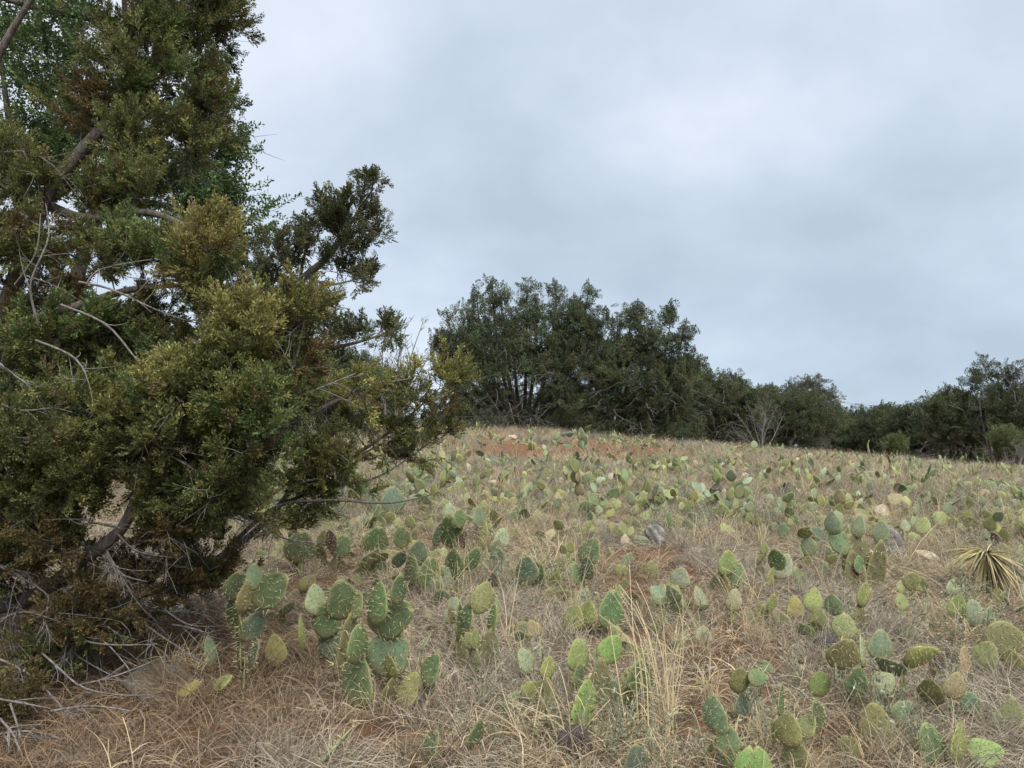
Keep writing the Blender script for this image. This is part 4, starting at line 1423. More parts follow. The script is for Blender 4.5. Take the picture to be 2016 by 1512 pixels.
NEAR_PADS = [pad_mesh(900 + k, W=w, bend=b, dent=dn) for k, (w, b, dn) in enumerate(
    [(0.70, 0.0, 0), (0.76, 0.06, 0), (0.82, -0.05, 0), (0.86, 0.04, 0.0), (0.72, -0.08, 0.0), (0.9, 0.02, 0.06), (0.66, 0.05, 0), (0.80, 0.10, 0.0)])]
NARROW_PADS = [pad_mesh(930 + k, W=w, TH=0.10, bend=b) for k, (w, b) in enumerate([(0.46, 0.05), (0.52, -0.06), (0.42, 0.02)])]
HEART_PAD = pad_mesh(940, W=0.95, dent=0.16)
CURL_PAD = pad_mesh(941, W=0.5, bend=0.5)
MID_PADS = [pad_mesh(950 + k, W=w, rows=6, around=8, spines=False, bend=b) for k, (w, b) in enumerate([(0.72, 0.0), (0.80, 0.08), (0.86, -0.06), (0.68, -0.1), (0.78, 0.12)])]
FAR_PADS = [pad_mesh(970 + k, W=w, rows=4, around=6, spines=False) for k, w in enumerate([0.75, 0.85])]

PADC = {'G': (0.163, 0.240, 0.098), 'g': (0.104, 0.159, 0.058), 'B': (0.165, 0.235, 0.132), 'b': (0.104, 0.150, 0.094), 'P': (0.290, 0.345, 0.200), 'Y': (0.370, 0.365, 0.115),
        'y': (0.273, 0.305, 0.111), 'O': (0.202, 0.208, 0.078), 'o': (0.137, 0.127, 0.058), 'T': (0.36, 0.30, 0.16), 'K': (0.085, 0.060, 0.045), 'C': (0.44, 0.38, 0.25), 'L': (0.215, 0.338, 0.091)}


def pad_matrix(base, u, n, L, wf=1.0):
    u, n = norm(u), norm(n)
    n = norm(n - u * np.dot(u, n))
    x = np.cross(n, u)                     # local X; Y = n, Z = u
    return x * L * wf, n * L, u * L, base


def add_pad(root, mesh, base, u, n, L, color, wf=1.0, label=None):
    from mathutils import Matrix
    X, Y, Z, b = pad_matrix(np.asarray(base, float), u, n, L, wf)
    b = b - np.array(root.location)
    o = bpy.data.objects.new('pad', mesh)
    col.objects.link(o)
    o.parent = root
    o.matrix_basis = Matrix([[X[0], Y[0], Z[0], b[0]], [X[1], Y[1], Z[1], b[1]], [X[2], Y[2], Z[2], b[2]], [0, 0, 0, 1]])
    o.color = (*[float(c) for c in color], 1)
    if label:
        o['label'] = label
    return o


VIEW = np.array([0, 1, 0.0])
PLANTS = []            # (x, y, radius) of everything that stands in the field


def cactus(label, base, pads, group='prickly pears close to the camera'):
    """pads: 'cx cy length roll facing colour' in photograph pixels; they stand at the depth of the plant's foot."""
    rg = np.random.default_rng(int(base[0] * 7 + base[1]))
    g, depth = hit(*base)
    if base[1] > 1512:
        depth = hit(base[0], min(base[1], 1600))[1]
    root = tag(empty('prickly_pear', g), label, 'cactus', group)
    made = []
    for spec in pads.split(','):
        q = spec.split()
        cx, cy, Lp, roll, f = [float(v) for v in q[:5]]
        c = q[5]
        dz = rg.uniform(-0.07, 0.07)
        d = depth + dz
        L = Lp / F * d
        a = R(roll)
        lean = rg.normal(0, 0.14)
        u = norm(np.array([math.sin(a), lean, math.cos(a)]))
        yaw = math.acos(min(1.0, f)) * (1 if rg.uniform() < 0.5 else -1)
        side = np.array([math.cos(a), 0, -math.sin(a)])
        n = norm(-VIEW * math.cos(yaw) + side * math.sin(yaw) + np.array([0, 0, rg.normal(0, 0.08)]))
        ctr = P(cx, cy, d)
        b = ctr - u * L * 0.5
        tip = ctr + u * L * 0.5
        if 'h' in q[6:]:
            mesh = HEART_PAD
        elif 'c' in q[6:]:
            mesh = CURL_PAD
        elif 'n' in q[6:]:
            mesh = NARROW_PADS[rg.integers(3)]
        else:
            mesh = NEAR_PADS[rg.integers(len(NEAR_PADS))]
        colr = np.array(PADC[c]) * (0.64 if c in 'Ggb' else 0.86) * rg.uniform(0.9, 1.1, 3)
        made.append((b, tip, ctr, L))
        add_pad(root, mesh, b, u, n, L, colr)
    # a stem pad under whatever would otherwise hang in the air
    for (b, tip, ctr, L) in made:
        gz = float(zg(b[0], b[1]))
        if b[2] - gz < 0.05:
            continue
        if any(np.linalg.norm((b - (o[2] - 0)) * np.array([1, 0.4, 1])) < o[3] * 0.62 and o[2][2] < ctr[2] - 0.1 * L for o in made if o[2] is not ctr):
            continue
        foot = np.array([b[0] + (g[0] - b[0]) * 0.35, b[1], 0])
        foot[2] = float(zg(foot[0], foot[1])) - 0.03
        v = b - foot
        ln = np.linalg.norm(v)
        add_pad(root, NARROW_PADS[rg.integers(3)], foot, v, -VIEW + rg.normal(0, 0.6, 3), ln * 1.12, np.array(PADC['o']) * rg.uniform(0.8, 1.3), 0.9)
    PLANTS.append((g[0], g[1], 0.22))
    return root


NEAR = [
    ('tall dark green prickly pear stacked upright beside the drooping juniper limbs', (475, 1385), '480 1340 105 3 .4 o n,470 1280 85 -2 .35 o n,466 1215 95 -4 .7 g,496 1232 66 28 .9 b,497 1288 60 18 .6 b,534 1160 92 58 .9 g,468 1152 62 12 .9 g,500 1135 52 0 .8 B,481 1175 60 8 .5 O'),
    ('pale narrow prickly pear pad standing by the overhung stone', (385, 1240), '367 1192 56 -2 .5 P n,396 1215 46 10 .7 g'),
    ('single pale leaning pad at the edge of the bunch grass', (425, 1325), '412 1285 70 -15 .5 P n'),
    ('round yellow spotted pad standing alone in red brown straw', (556, 1318), '541 1280 64 -8 1 Y'),
    ('curled lime green pad drooping low over straw', (385, 1390), '378 1362 62 84 .7 Y c,436 1343 46 52 .7 y'),
    ('thin yellow edged pad seen side on above red brown straw', (600, 1300), '592 1248 70 -8 .15 Y n,600 1330 78 14 .4 g n'),
    ('dark green prickly pear with a big round pad in front of a pale mottled pad', (655, 1335), '641 1220 72 4 1 G,658 1272 76 20 .95 B,674 1180 82 -6 .9 g,622 1180 62 -12 .6 P,702 1192 62 30 .7 y'),
    ('many padded deep green prickly pear with a broad blue green spotted pad', (700, 1400), '744 1186 86 6 .75 G,770 1212 96 68 1 G,784 1160 58 2 .6 g,706 1268 80 8 .6 G,768 1287 94 38 1 B,705 1342 104 8 .8 G,768 1312 52 -10 .8 O'),
    ('light green prickly pear of two leaning spotted pads with a small spiny edge', (812, 1398), '851 1317 68 26 .8 G,801 1360 82 24 .75 y,846 1348 40 30 .8 g,838 1264 40 35 .25 P n'),
    ('slim green prickly pear clump around a dead grey stump', (925, 1320), '903 1222 74 0 .4 g n,948 1176 66 18 .85 y,918 1216 60 8 .6 G,968 1216 56 4 .5 G,955 1282 60 12 .7 y,888 1210 36 -20 .6 o'),
    ('green pad leaning over straw at the lower edge', (820, 1512), '840 1475 82 24 .65 G'),
    ('small spotted pad half hidden in straw stalks', (922, 1482), '936 1445 64 18 .65 G'),
    ('pale spiny pad seen edge on, slanting up from straw', (615, 1530), '655 1474 112 38 .12 P n'),
    ('low yellow green prickly pear with a small pale topmost pad', (1048, 1402), '1078 1315 48 6 .85 Y,1044 1358 54 56 1 Y,1010 1378 46 38 .8 y'),
    ('upright green pad with brown scars above a dead stump', (1145, 1450), '1147 1392 112 2 .62 L'),
    ('green prickly pear with a yellow tipped side pad left of the tall straw stalks', (1185, 1405), '1200 1278 64 38 1 L,1138 1290 66 2 .85 y,1200 1350 52 -22 .85 P,1140 1330 50 0 .6 G'),
    ('large deep green pad standing behind tall straw stalks', (1258, 1405), '1260 1348 104 2 .8 g,1240 1375 60 -20 .6 O'),
    ('blue green pad topped with yellow spines at the lower edge', (1250, 1540), '1252 1500 70 -2 .95 b'),
    ('tall oval green pad before two yellow ringed pads', (1180, 1262), '1204 1200 82 2 .75 G,1128 1218 60 28 .8 y,1158 1206 50 18 .75 Y'),
    ('slim stacked prickly pear with a pale upright pad over red straw', (1410, 1530), '1408 1408 80 0 .55 P,1432 1460 60 24 .85 G,1398 1480 66 14 .6 y,1436 1500 60 10 .7 G'),
    ('brownish round pad with a small green pad held out sideways', (1465, 1440), '1455 1338 54 4 1 O,1492 1334 40 88 .85 G,1463 1390 54 6 .85 b,1470 1418 40 50 .8 K'),
    ('bright green heart shaped pad at the lower edge', (1485, 1560), '1485 1512 88 0 1 L h'),
    ('broad many padded prickly pear with a pale blue pad in its middle', (1660, 1400), '1612 1347 58 2 1 y,1645 1318 50 4 .5 P n,1686 1342 66 4 1 G,1590 1384 42 20 .4 o n,1662 1287 72 10 1 O,1700 1282 64 2 .55 P,1733 1270 62 10 1 B'),
    ('pale green prickly pear with a wide yellow green pad lying over', (1742, 1408), '1812 1293 70 66 .85 Y,1754 1310 64 -58 .65 P,1740 1345 50 48 .8 P,1729 1376 50 -8 .8 B'),
    ('olive pad with a round blue green pad leaning on it', (1730, 1466), '1775 1397 52 60 1 B,1724 1424 80 -4 1 O'),
    ('yellow olive notched pad by straw near the lower edge', (1672, 1510), '1671 1474 52 4 .95 O h,1655 1500 40 -30 .8 O'),
    ('yellowish spiny stack of upright pads with long straw spines', (1560, 1530), '1536 1378 66 -2 .5 G,1552 1436 68 6 .75 y,1566 1484 66 -6 .8 O,1610 1408 62 -8 .75 g,1590 1430 56 30 .7 y,1520 1440 50 -10 .6 O'),
    ('broad green prickly pear with a yellow pad and a flat side pad', (1870, 1530), '1838 1470 96 -16 .95 G,1885 1462 84 10 .85 y,1942 1482 70 78 .85 L'),
    ('tan topped pad above small blue green pads', (1880, 1440), '1880 1350 56 14 1 T,1908 1384 56 -34 1 B,1872 1392 44 0 .5 B n,1852 1412 48 -12 .5 P n,1833 1362 58 -6 .7 O'),
    ('wide olive pad spreading over brown dead pads', (1965, 1335), '1978 1262 84 80 1 O,1940 1290 60 20 .9 y,1920 1280 46 10 .8 K,1995 1300 50 -20 .8 y'),
    ('round blue green pad low beside an olive one', (1972, 1460), '1965 1426 54 -2 1 B,1992 1402 56 12 .9 O'),
    ('grey purple withered pad beside dark dead pads', (1900, 1345), '1900 1303 66 -8 .8 T,1846 1300 40 30 .7 K'),
    ('pale green prickly pear in front of the yucca', (1905, 1250), '1920 1208 58 -14 1 P,1886 1196 52 10 .9 y,1950 1216 46 20 .9 B'),
    ('green three padded prickly pear beside stony red soil', (1428, 1175), '1432 1108 54 -8 .9 y,1447 1130 50 22 .9 G,1420 1152 56 0 .6 O'),
    ('slender pale prickly pear with crossing pads behind grey stalks', (1550, 1172), '1541 1114 54 28 .9 P,1528 1102 46 -4 .8 g,1575 1140 50 -18 .9 G,1518 1136 44 20 .85 y'),
    ('grey stemmed prickly pear with a large green pad leaning out', (1668, 1165), '1650 1066 62 -42 .9 G,1640 1030 46 0 .55 P,1692 1037 44 14 .6 P,1733 1047 48 4 1 B,1691 1112 36 0 .95 G,1694 1140 60 0 .3 T n,1612 1050 40 -70 .6 b'),
    ('small pale upright pad right beside the yucca skirt', (1895, 1142), '1895 1113 40 2 .65 P'),
    ('pale pad alone on bare ground between the two white boulders', (1234, 1124), '1235 1104 36 16 .9 P'),
    ('two stacked green pads with a slim dark stem over straw', (1155, 1182), '1162 1086 62 26 .75 G,1156 1118 46 -8 .7 b,1150 1150 60 4 .3 o n,1135 1130 46 -14 .7 G'),
    ('pale green pads stacked over a red soil patch', (1322, 1200), '1340 1138 44 12 .9 P,1322 1168 50 10 .85 y'),
    ('bright pale pad with a small pad at its foot by red soil', (1384, 1215), '1378 1178 48 -12 .75 P,1386 1196 24 60 .8 P'),
    ('dark round pad above a brown dead pad beside the juniper twigs', (600, 1130), '592 1076 68 2 .95 g,575 1070 50 -18 .7 g,652 1064 46 -8 .8 K,672 1075 50 20 .8 G'),
    ('pale whitish pad beside a blue grey pad under the juniper limb tips', (740, 1030), '731 983 42 4 .95 P,774 983 54 -8 .9 B,790 1000 34 30 .3 P n'),
    ('big deep green oval pad among thin straw', (888, 1098), '888 1046 68 -4 .95 g,862 1052 50 10 .5 b,912 1062 40 20 .7 K,905 1020 40 -12 .7 G'),
    ('dark rounded pad with straw blade across it', (745, 1098), '742 1062 56 10 .9 g,790 1058 46 -10 .85 g,720 1074 40 0 .8 G'),
    ('blue green prickly pear clump leaning in thin straw', (825, 1180), '822 1090 56 6 .85 B,808 1120 60 -4 .8 G,786 1100 40 30 .8 b,848 1130 70 -6 .75 G,858 1160 60 12 .7 P'),
    ('small blue green pad standing over straw', (943, 1062), '942 1018 44 -6 .75 B,960 1040 36 14 .8 y'),
    ('pale yellow green pad alone in pinkish straw', (988, 1092), '987 1060 42 8 .95 P,950 1050 50 0 .6 y'),
    ('grey green pad with fanlike straw behind it', (900, 1165), '894 1112 66 10 .8 G,880 1140 56 -20 .8 B,930 1100 50 34 .7 G'),
    ('blue green pad in tangled pinkish straw', (984, 1130), '982 1100 48 -4 .8 B,1000 1140 50 10 .8 O'),
    ('dark green pads half sunk in tangled straw', (1045, 1172), '1038 1122 58 -10 .9 b,1056 1130 56 14 .8 g,1095 1150 50 6 .6 O,1088 1190 66 0 .6 G'),
    ('dark leaning pad above two brown ones', (720, 1140), '724 1102 60 44 .5 P,712 1126 48 -4 .8 g,745 1128 60 2 .9 g'),
    ('dried tan and yellow pads low in straw', (1452, 1235), '1445 1182 46 10 .95 T,1440 1208 44 0 .5 y n,1500 1210 44 -10 .9 y,1475 1216 40 0 .8 P'),
    ('pale yellow pads low in thick grey straw', (1555, 1240), '1540 1225 44 -16 .9 y,1520 1186 38 10 .8 y,1565 1195 44 0 .8 Y,1600 1180 50 20 .85 y'),
    ('dusty yellow green pads around a spiny stem', (1605, 1262), '1612 1222 50 4 .7 y,1585 1246 46 -22 .8 G,1700 1170 50 10 .9 y,1640 1190 46 -4 .8 P'),
]
for lb, bs, pd in NEAR:
    cactus(lb, bs, pd)

# -------- the prickly pears farther up the field: each a plant of its own
LAND = [('the straw stalks', 1300, 1395), ('the yucca', 1950, 1165), ('the white boulders', 1250, 1065), ('the bare red soil', 1290, 1150), ('the thick trunk', 1030, 850),
        ('the open topped juniper', 1230, 860), ('the low bushy juniper', 1395, 868), ('the grey leafless brush', 1500, 880), ('the juniper limb tips', 860, 960), ('the white topped rock', 1735, 1090),
        ('the far tree line', 1800, 900), ('the orange soil strip', 1110, 892), ('the root stump', 1630, 1290), ('the blue green crest clump', 1130, 880), ('the pale crest clump', 1430, 890)]
LANDP = [(nm, hit(px, py)[0]) for nm, px, py in LAND]
CNAME = {'G': 'green', 'g': 'dark green', 'B': 'blue green', 'b': 'dusky green', 'P': 'pale green', 'Y': 'yellow', 'y': 'yellow green', 'O': 'olive', 'T': 'tan', 'K': 'dead brown', 'C': 'cream', 'o': 'brownish'}
COUNT = ['', 'one', 'two', 'three', 'four', 'five', 'six', 'seven', 'eight']
ORD = ['', 'second', 'third', 'fourth', 'fifth', 'sixth', 'seventh', 'eighth', 'ninth', 'tenth', 'eleventh', 'twelfth', 'thirteenth', 'fourteenth', 'fifteenth', 'sixteenth', 'seventeenth', 'eighteenth', 'nineteenth', 'twentieth']
_used = {}


def field_label(x, y, npads, c, size):
    ds = [math.hypot(x - q[0], (y - q[1])) for nm, q in LANDP]
    k = int(np.argmin(ds))
    nm, q = LANDP[k]
    dx, dy = x - q[0], y - q[1]
    rel = 'beside' if abs(dx) > 1.2 * abs(dy) else 'before' if dy < 0 else 'behind'
    head = {1: 'single', 2: 'two padded', 3: 'three padded'}.get(npads, 'many padded')
    return ' '.join(('%s %s %s prickly pear %s %s' % (size, head, CNAME[c], rel, nm)).split())


FAMILY = {'G': 'GGyP', 'g': 'gGGO', 'B': 'BBPG', 'b': 'bBGG', 'P': 'PPyP', 'Y': 'YyyT', 'y': 'yyPY', 'O': 'OyyO', 'T': 'TyYT', 'K': 'KOyT', 'C': 'CTyy'}


def grow_pads(rg, g, n, size, cc, lowpoly=False):
    """Pads of one plant: [(base, u, n, L, colour key)]; it sprawls, the lower pads half buried."""
    out = []
    for k in range(n):
        L = size * rg.uniform(0.7, 1.2)
        if k == 0 or rg.uniform() < 0.55 or not out:
            b = np.array([g[0] + rg.normal(0, 0.06 + 0.035 * n), g[1] + rg.normal(0, 0.05 + 0.03 * n), 0])
            b[2] = float(zg(b[0], b[1])) - rg.uniform(0.05, 0.3) * L
            a = rg.normal(0, 0.8)
            u = norm(np.array([math.sin(a), rg.normal(0, 0.55), max(0.2, math.cos(a))]))
            c = FAMILY[cc][rg.integers(4)] if rg.uniform() < 0.7 else 'oO'[rg.integers(2)]
        else:
            pb_, pu, pn, pl, _ = out[rg.integers(len(out))]
            a = rg.normal(0, 0.75)
            sd = np.cross(pu, pn)
            b = pb_ + pu * pl * (0.93 - 0.15 * min(2, abs(a))) + sd * pl * 0.30 * np.clip(a, -1.3, 1.3)
            u = norm(pu * math.cos(a) + sd * math.sin(a) + rg.normal(0, 0.25, 3) + np.array([0, 0, 0.15]))
            L *= 0.88
            c = FAMILY[cc][rg.integers(4)]
        nn = norm(np.array([rg.normal(0, 0.7), -1, rg.normal(0, 0.4)]))
        if rg.uniform() < 0.06:
            c = 'CTK'[rg.integers(3)]
        out.append((b, u, nn, L, c))
    return out


rc = np.random.default_rng(2024)
cand, tries = [], 0
# hand-placed notable plants of the middle and far field: (px, py, pads, size m, colour, label)
NOTED = [(1132, 884, 9, .34, 'B', 'large blue green prickly pear clump standing on the crest before the junipers'),
         (1428, 893, 8, .30, 'P', 'wide pale green prickly pear clump on the crest before the low bushy juniper'),
         (1058, 886, 4, .26, 'y', 'yellow green prickly pear on the orange soil strip below the thick trunk'),
         (1088, 876, 4, .24, 'b', 'dusky prickly pear close beside the large crest clump'),
         (1600, 962, 6, .30, 'O', 'broad olive prickly pear with darker pads midway up the field'),
         (1190, 958, 3, .30, 'g', 'round dark green pad standing out of grey grass midway up the field'),
         (1700, 1008, 4, .22, 'K', 'dark pad before pale round pads midway up the field'),
         (1425, 985, 6, .22, 'P', 'pale round padded prickly pear with one brown pad'),
         (1375, 1020, 6, .24, 'y', 'yellow green prickly pear on grey stems by straw'),
         (1000, 985, 3, .25, 'T', 'withered tan pads with a grey hollow one'),
         (948, 925, 3, .22, 'K', 'brown dead pad beside a yellow one high in the field'),
         (1990, 975, 4, .26, 'G', 'green tufted pad at the edge of the field below the far tree line'),
         (1540, 1000, 4, .24, 'P', 'pale leaning pads with a hollow grey one'),
         (1770, 985, 4, .24, 'B', 'blue green round pads with cream dead ones'),
         (1870, 965, 5, .24, 'y', 'yellow green sprawling prickly pear below the far tree line')]
for px, py, n, sz, c, lb in NOTED:
    g, d = hit(px, py)
    rg = np.random.default_rng(px)
    root = tag(empty('prickly_pear', g), lb, 'cactus', 'prickly pears farther up the field')
    for b, u, nn, L, k in grow_pads(rg, g, n, sz, c):
        add_pad(root, MID_PADS[rg.integers(len(MID_PADS))], b, u, nn, L, np.array(PADC[k]) * rg.uniform(0.7, 1.0))
    PLANTS.append((g[0], g[1], 0.3))

FIELD_N = 236
KEEP = []                                        # stones, yucca and bare soil stay clear of cacti, on the near side too
for kx, ky in ((1210, 1066), (1291, 1076), (1752, 1096), (1962, 1175), (1375, 1100), (1340, 1110), (1632, 1305), (1905, 1150)):
    kp = hit(kx, ky)[0]
    KEEP += [(kp[0], kp[1]), (kp[0] * 0.93, kp[1] * 0.93)]
spots = []
while len(spots) < 1750 and tries < 220000:
    tries += 1
    y = 4.2 + 22.5 * rc.uniform() ** 0.85
    x = rc.uniform(-0.42, 0.72) * y + (rc.uniform() < 0.12) * rc.uniform(0, 1.6)
    px = 1008 + F * x / y
    if px < 540 and y < 7:
        continue
    clump = fbm(x / 1.9, y / 1.9, 51)
    if rc.uniform() > (0.03 + 4.2 * max(0, clump - 0.40)) * (1.0 if y < 13 else 0.8):
        continue
    if soil_at(x, y) > 0.55 and rc.uniform() < 0.85:
        continue
    if any((x - a) ** 2 + (y - b) ** 2 < 0.42 ** 2 for a, b in KEEP):
        continue
    rmin = 0.17 if y > 8 else 0.26
    if any((x - a) ** 2 + (y - b) ** 2 < max(min(r, 0.22) * 0.8, rmin) ** 2 for a, b, r in PLANTS):
        continue
    PLANTS.append((x, y, 0.25))
    spots.append((x, y))
spots.sort(key=lambda s: s[1])
far_mb, n_far = MB(), 0
rows = []
for i, (x, y) in enumerate(spots):
    g = np.array([x, y, float(zg(x, y))])
    n = int(rc.choice([1, 2, 3, 5, 7, 9, 13], p=[.08, .10, .16, .2, .18, .16, .12]))
    size = rc.uniform(0.11, 0.17) if y < 7 else rc.uniform(0.14, 0.21) if y < 9 else rc.uniform(0.14, 0.22) if y < 12 else rc.uniform(0.12, 0.19)
    c = rc.choice(list('yGOPBTY'), p=[.36, .13, .20, .16, .05, .07, .03])
    pads = grow_pads(rc, g, n, size, c)
    if len(rows) < FIELD_N and x < 0.70 * y:
        rows.append((x, y, g, n, size, c, pads))
    else:
        for b, u, nn, L, k in pads:
            mesh_ = FAR_PADS[rc.integers(2)] if y > 16 else MID_PADS[rc.integers(5)]
            X, Y_, Z, bb = pad_matrix(b, u, nn, L)
            v = np.empty(len(mesh_.vertices) * 3, np.float32)
            mesh_.vertices.foreach_get('co', v)
            v = v.reshape(-1, 3)
            t = np.empty(len(mesh_.polygons) * 3, np.int32)
            mesh_.polygons.foreach_get('vertices', t)
            W_ = bb + v[:, :1] * X + v[:, 1:2] * Y_ + v[:, 2:] * Z
            far_mb.V.append(W_)
            far_mb.T.append(t.reshape(-1, 3) + far_mb.n)
            far_mb.I.append(np.zeros(len(t) // 3, int))
            far_mb.A.append(np.tile(np.array(PADC[k]) * rc.uniform(0.60, 0.92), (len(v), 1)))
            far_mb.n += len(v)
seen_labels = {}
for (x, y, g, n, size, c, pads) in rows:
    sz = 'small' if size < 0.185 else 'big' if size > 0.235 else ''
    lb = field_label(x, y, n, c, sz)
    seen_labels[lb] = seen_labels.get(lb, 0) + 1
    k = seen_labels[lb]
    if k > 1:
        lb = '%s, %s uphill' % (lb, ORD[min(k - 1, 19)])
    root = tag(empty('prickly_pear', g), lb, 'cactus', 'prickly pears farther up the field')
    for b, u, nn, L, kk in pads:
        ms = NEAR_PADS if y < 10 else MID_PADS
        add_pad(root, ms[rc.integers(len(ms))], b, u, nn, L, np.array(PADC[kk]) * rc.uniform(0.60, 0.92))


def far_pad_shader(n, L):
    at = N(n, 'ShaderNodeAttribute', attribute_type='GEOMETRY', attribute_name='tint')
    tc = N(n, 'ShaderNodeTexCoord')
    t = noise_node(n, L, tc.outputs['Object'], 14.0, 4, 0.6)
    mr = N(n, 'ShaderNodeMapRange')
    mr.inputs['To Min'].default_value = 0.6
    mr.inputs['To Max'].default_value = 1.4
    L(t.outputs['Fac'], mr.inputs['Value'])
    sc = N(n, 'ShaderNodeVectorMath', operation='SCALE')
    L(at.outputs['Color'], sc.inputs[0])
    L(mr.outputs[0], sc.inputs['Scale'])
    bs = N(n, 'ShaderNodeBsdfPrincipled')
    bs.inputs['Roughness'].default_value = 0.6
    L(sc.outputs[0], bs.inputs['Base Color'])
    return bs.outputs[0]


M['far_pad'] = mat('far_cactus_pad', far_pad_shader)
if far_mb.V:
    me = tri_mesh('far_prickly_pear', np.concatenate(far_mb.V), np.concatenate(far_mb.T), M['far_pad'], None, True)
    a = me.attributes.new('tint', 'FLOAT_COLOR', 'POINT')
    tt = np.concatenate(far_mb.A).astype(np.float32)
    a.data.foreach_set('color', np.concatenate([tt, np.ones((len(tt), 1), np.float32)], 1).ravel())
    o = link(bpy.data.objects.new('far_prickly_pear', me))
    tag(o, 'mass of distant small prickly pears scattered below the junipers', 'cactus', kind='stuff')

# -------- shed pads: cream and brown, lying flat
SHED = [(1452, 985, 'C'), (1580, 978, 'C'), (1640, 1002, 'C'), (1460, 905, 'C'), (1668, 930, 'C'), (1460, 945, 'C'), (1755, 968, 'C'), (1740, 1004, 'T'), (988, 965, 'C'), (955, 963, 'C'), (1018, 865, 'C'), (1000, 862, 'C'), (1290, 875, 'C'),
        (1495, 940, 'C'), (1790, 1010, 'C'), (1850, 1115, 'C'), (1600, 905, 'C'), (1570, 912, 'C'), (1925, 985, 'T'), (1680, 905, 'C'), (1530, 925, 'K'), (1585, 918, 'K')]
SHED_NEAR = ['the hollow grey pad', 'the pale leaning pads', 'the dark pad', 'the pale crest clump', 'the far bare strip', 'the brown pad', 'the round blue green pads', 'the wide yellow pad', 'the withered tan pads', 'the yellow pad',
             'the thick juniper trunk', 'the pale brush under the trunk', 'the open topped juniper', 'an ant bare patch', 'the dead yellow pads', 'the yucca', 'the grey leafless brush', 'the low bushy juniper', 'the edge of the field', 'the far tree line', 'a pair of dark pads', 'the crest grass']
for (px, py, c), w in zip(SHED, SHED_NEAR):
    g, d = hit(px, py)
    rg = np.random.default_rng(px + py)
    root = tag(empty('shed_pad', g), '%s dried cactus pad lying shed near %s' % ({'C': 'cream', 'T': 'tan', 'K': 'blackened'}[c], w), 'cactus pad', 'dried shed cactus pads')
    u = norm(np.array([rg.normal(), rg.normal() * 0.5, rg.uniform(0.1, 0.7)]))
    n = norm(np.array([rg.normal(0, 0.3), -0.8, 0.7]))
    o = add_pad(root, MID_PADS[rg.integers(5)], g + np.array([0, 0, 0.05]), u, n, rg.uniform(0.16, 0.24), np.array(PADC[c]))

# ------------------------------------------------------------------ rocks
def rock(name, label, px, py, w_px, h_px, d_ratio, matl, seed, flat=False, group=None, cat='rock', sink=0.25, rough=0.22, tilt=0.0):
    import bmesh
    g, d = hit(px, py)
    w, h = w_px / F * d, h_px / F * d
    bm = bmesh.new()
    bmesh.ops.create_icosphere(bm, subdivisions=4, radius=1.0)
    co = np.array([v.co[:] for v in bm.verts])
    rg = np.random.default_rng(seed)
    o1, o2 = rg.uniform(0, 50, 2)
    nz = fbm(co[:, 0] * 1.3 + o1 + co[:, 2] * 0.9, co[:, 1] * 1.3 + o2 - co[:, 2] * 0.7, seed, 4) - 0.5
    nz2 = fbm(co[:, 0] * 4 + o2 + co[:, 2] * 3, co[:, 1] * 4 + o1 - co[:, 2] * 2, seed + 3, 3) - 0.5
    co = co * (1 + rough * 2.2 * nz + rough * 0.9 * nz2)[:, None]
    if flat:                                     # bedded slab: blunt top
        co[:, 2] = np.sign(co[:, 2]) * np.abs(co[:, 2]) ** 0.5 * (0.8 + 0.3 * nz)
        k = np.maximum(np.abs(co[:, 0]), np.abs(co[:, 1])) ** 0.25
        co[:, :2] /= np.maximum(k, 0.6)[:, None]
    co = co * np.array([w / 2, w / 2 * d_ratio, h / 2 * (1 + sink)])
    ct, st = math.cos(tilt), math.sin(tilt)
    co = np.stack([co[:, 0] * ct - co[:, 2] * st, co[:, 1], co[:, 0] * st + co[:, 2] * ct], -1)
    co[:, 2] += h / 2 * (1 - sink)
    bm.verts.ensure_lookup_table()
    for v, q in zip(bm.verts, co):
        v.co = q
    me = bpy.data.meshes.new(name)
    bm.to_mesh(me)
    bm.free()
    me.materials.append(M[matl])
    me.polygons.foreach_set('use_smooth', np.full(len(me.polygons), not flat))
    o = bpy.data.objects.new(name, me)
    o.location = g
    link(o)
    tag(o, label, cat, group)
    PLANTS.append((g[0], g[1], w * 0.4))
    return o


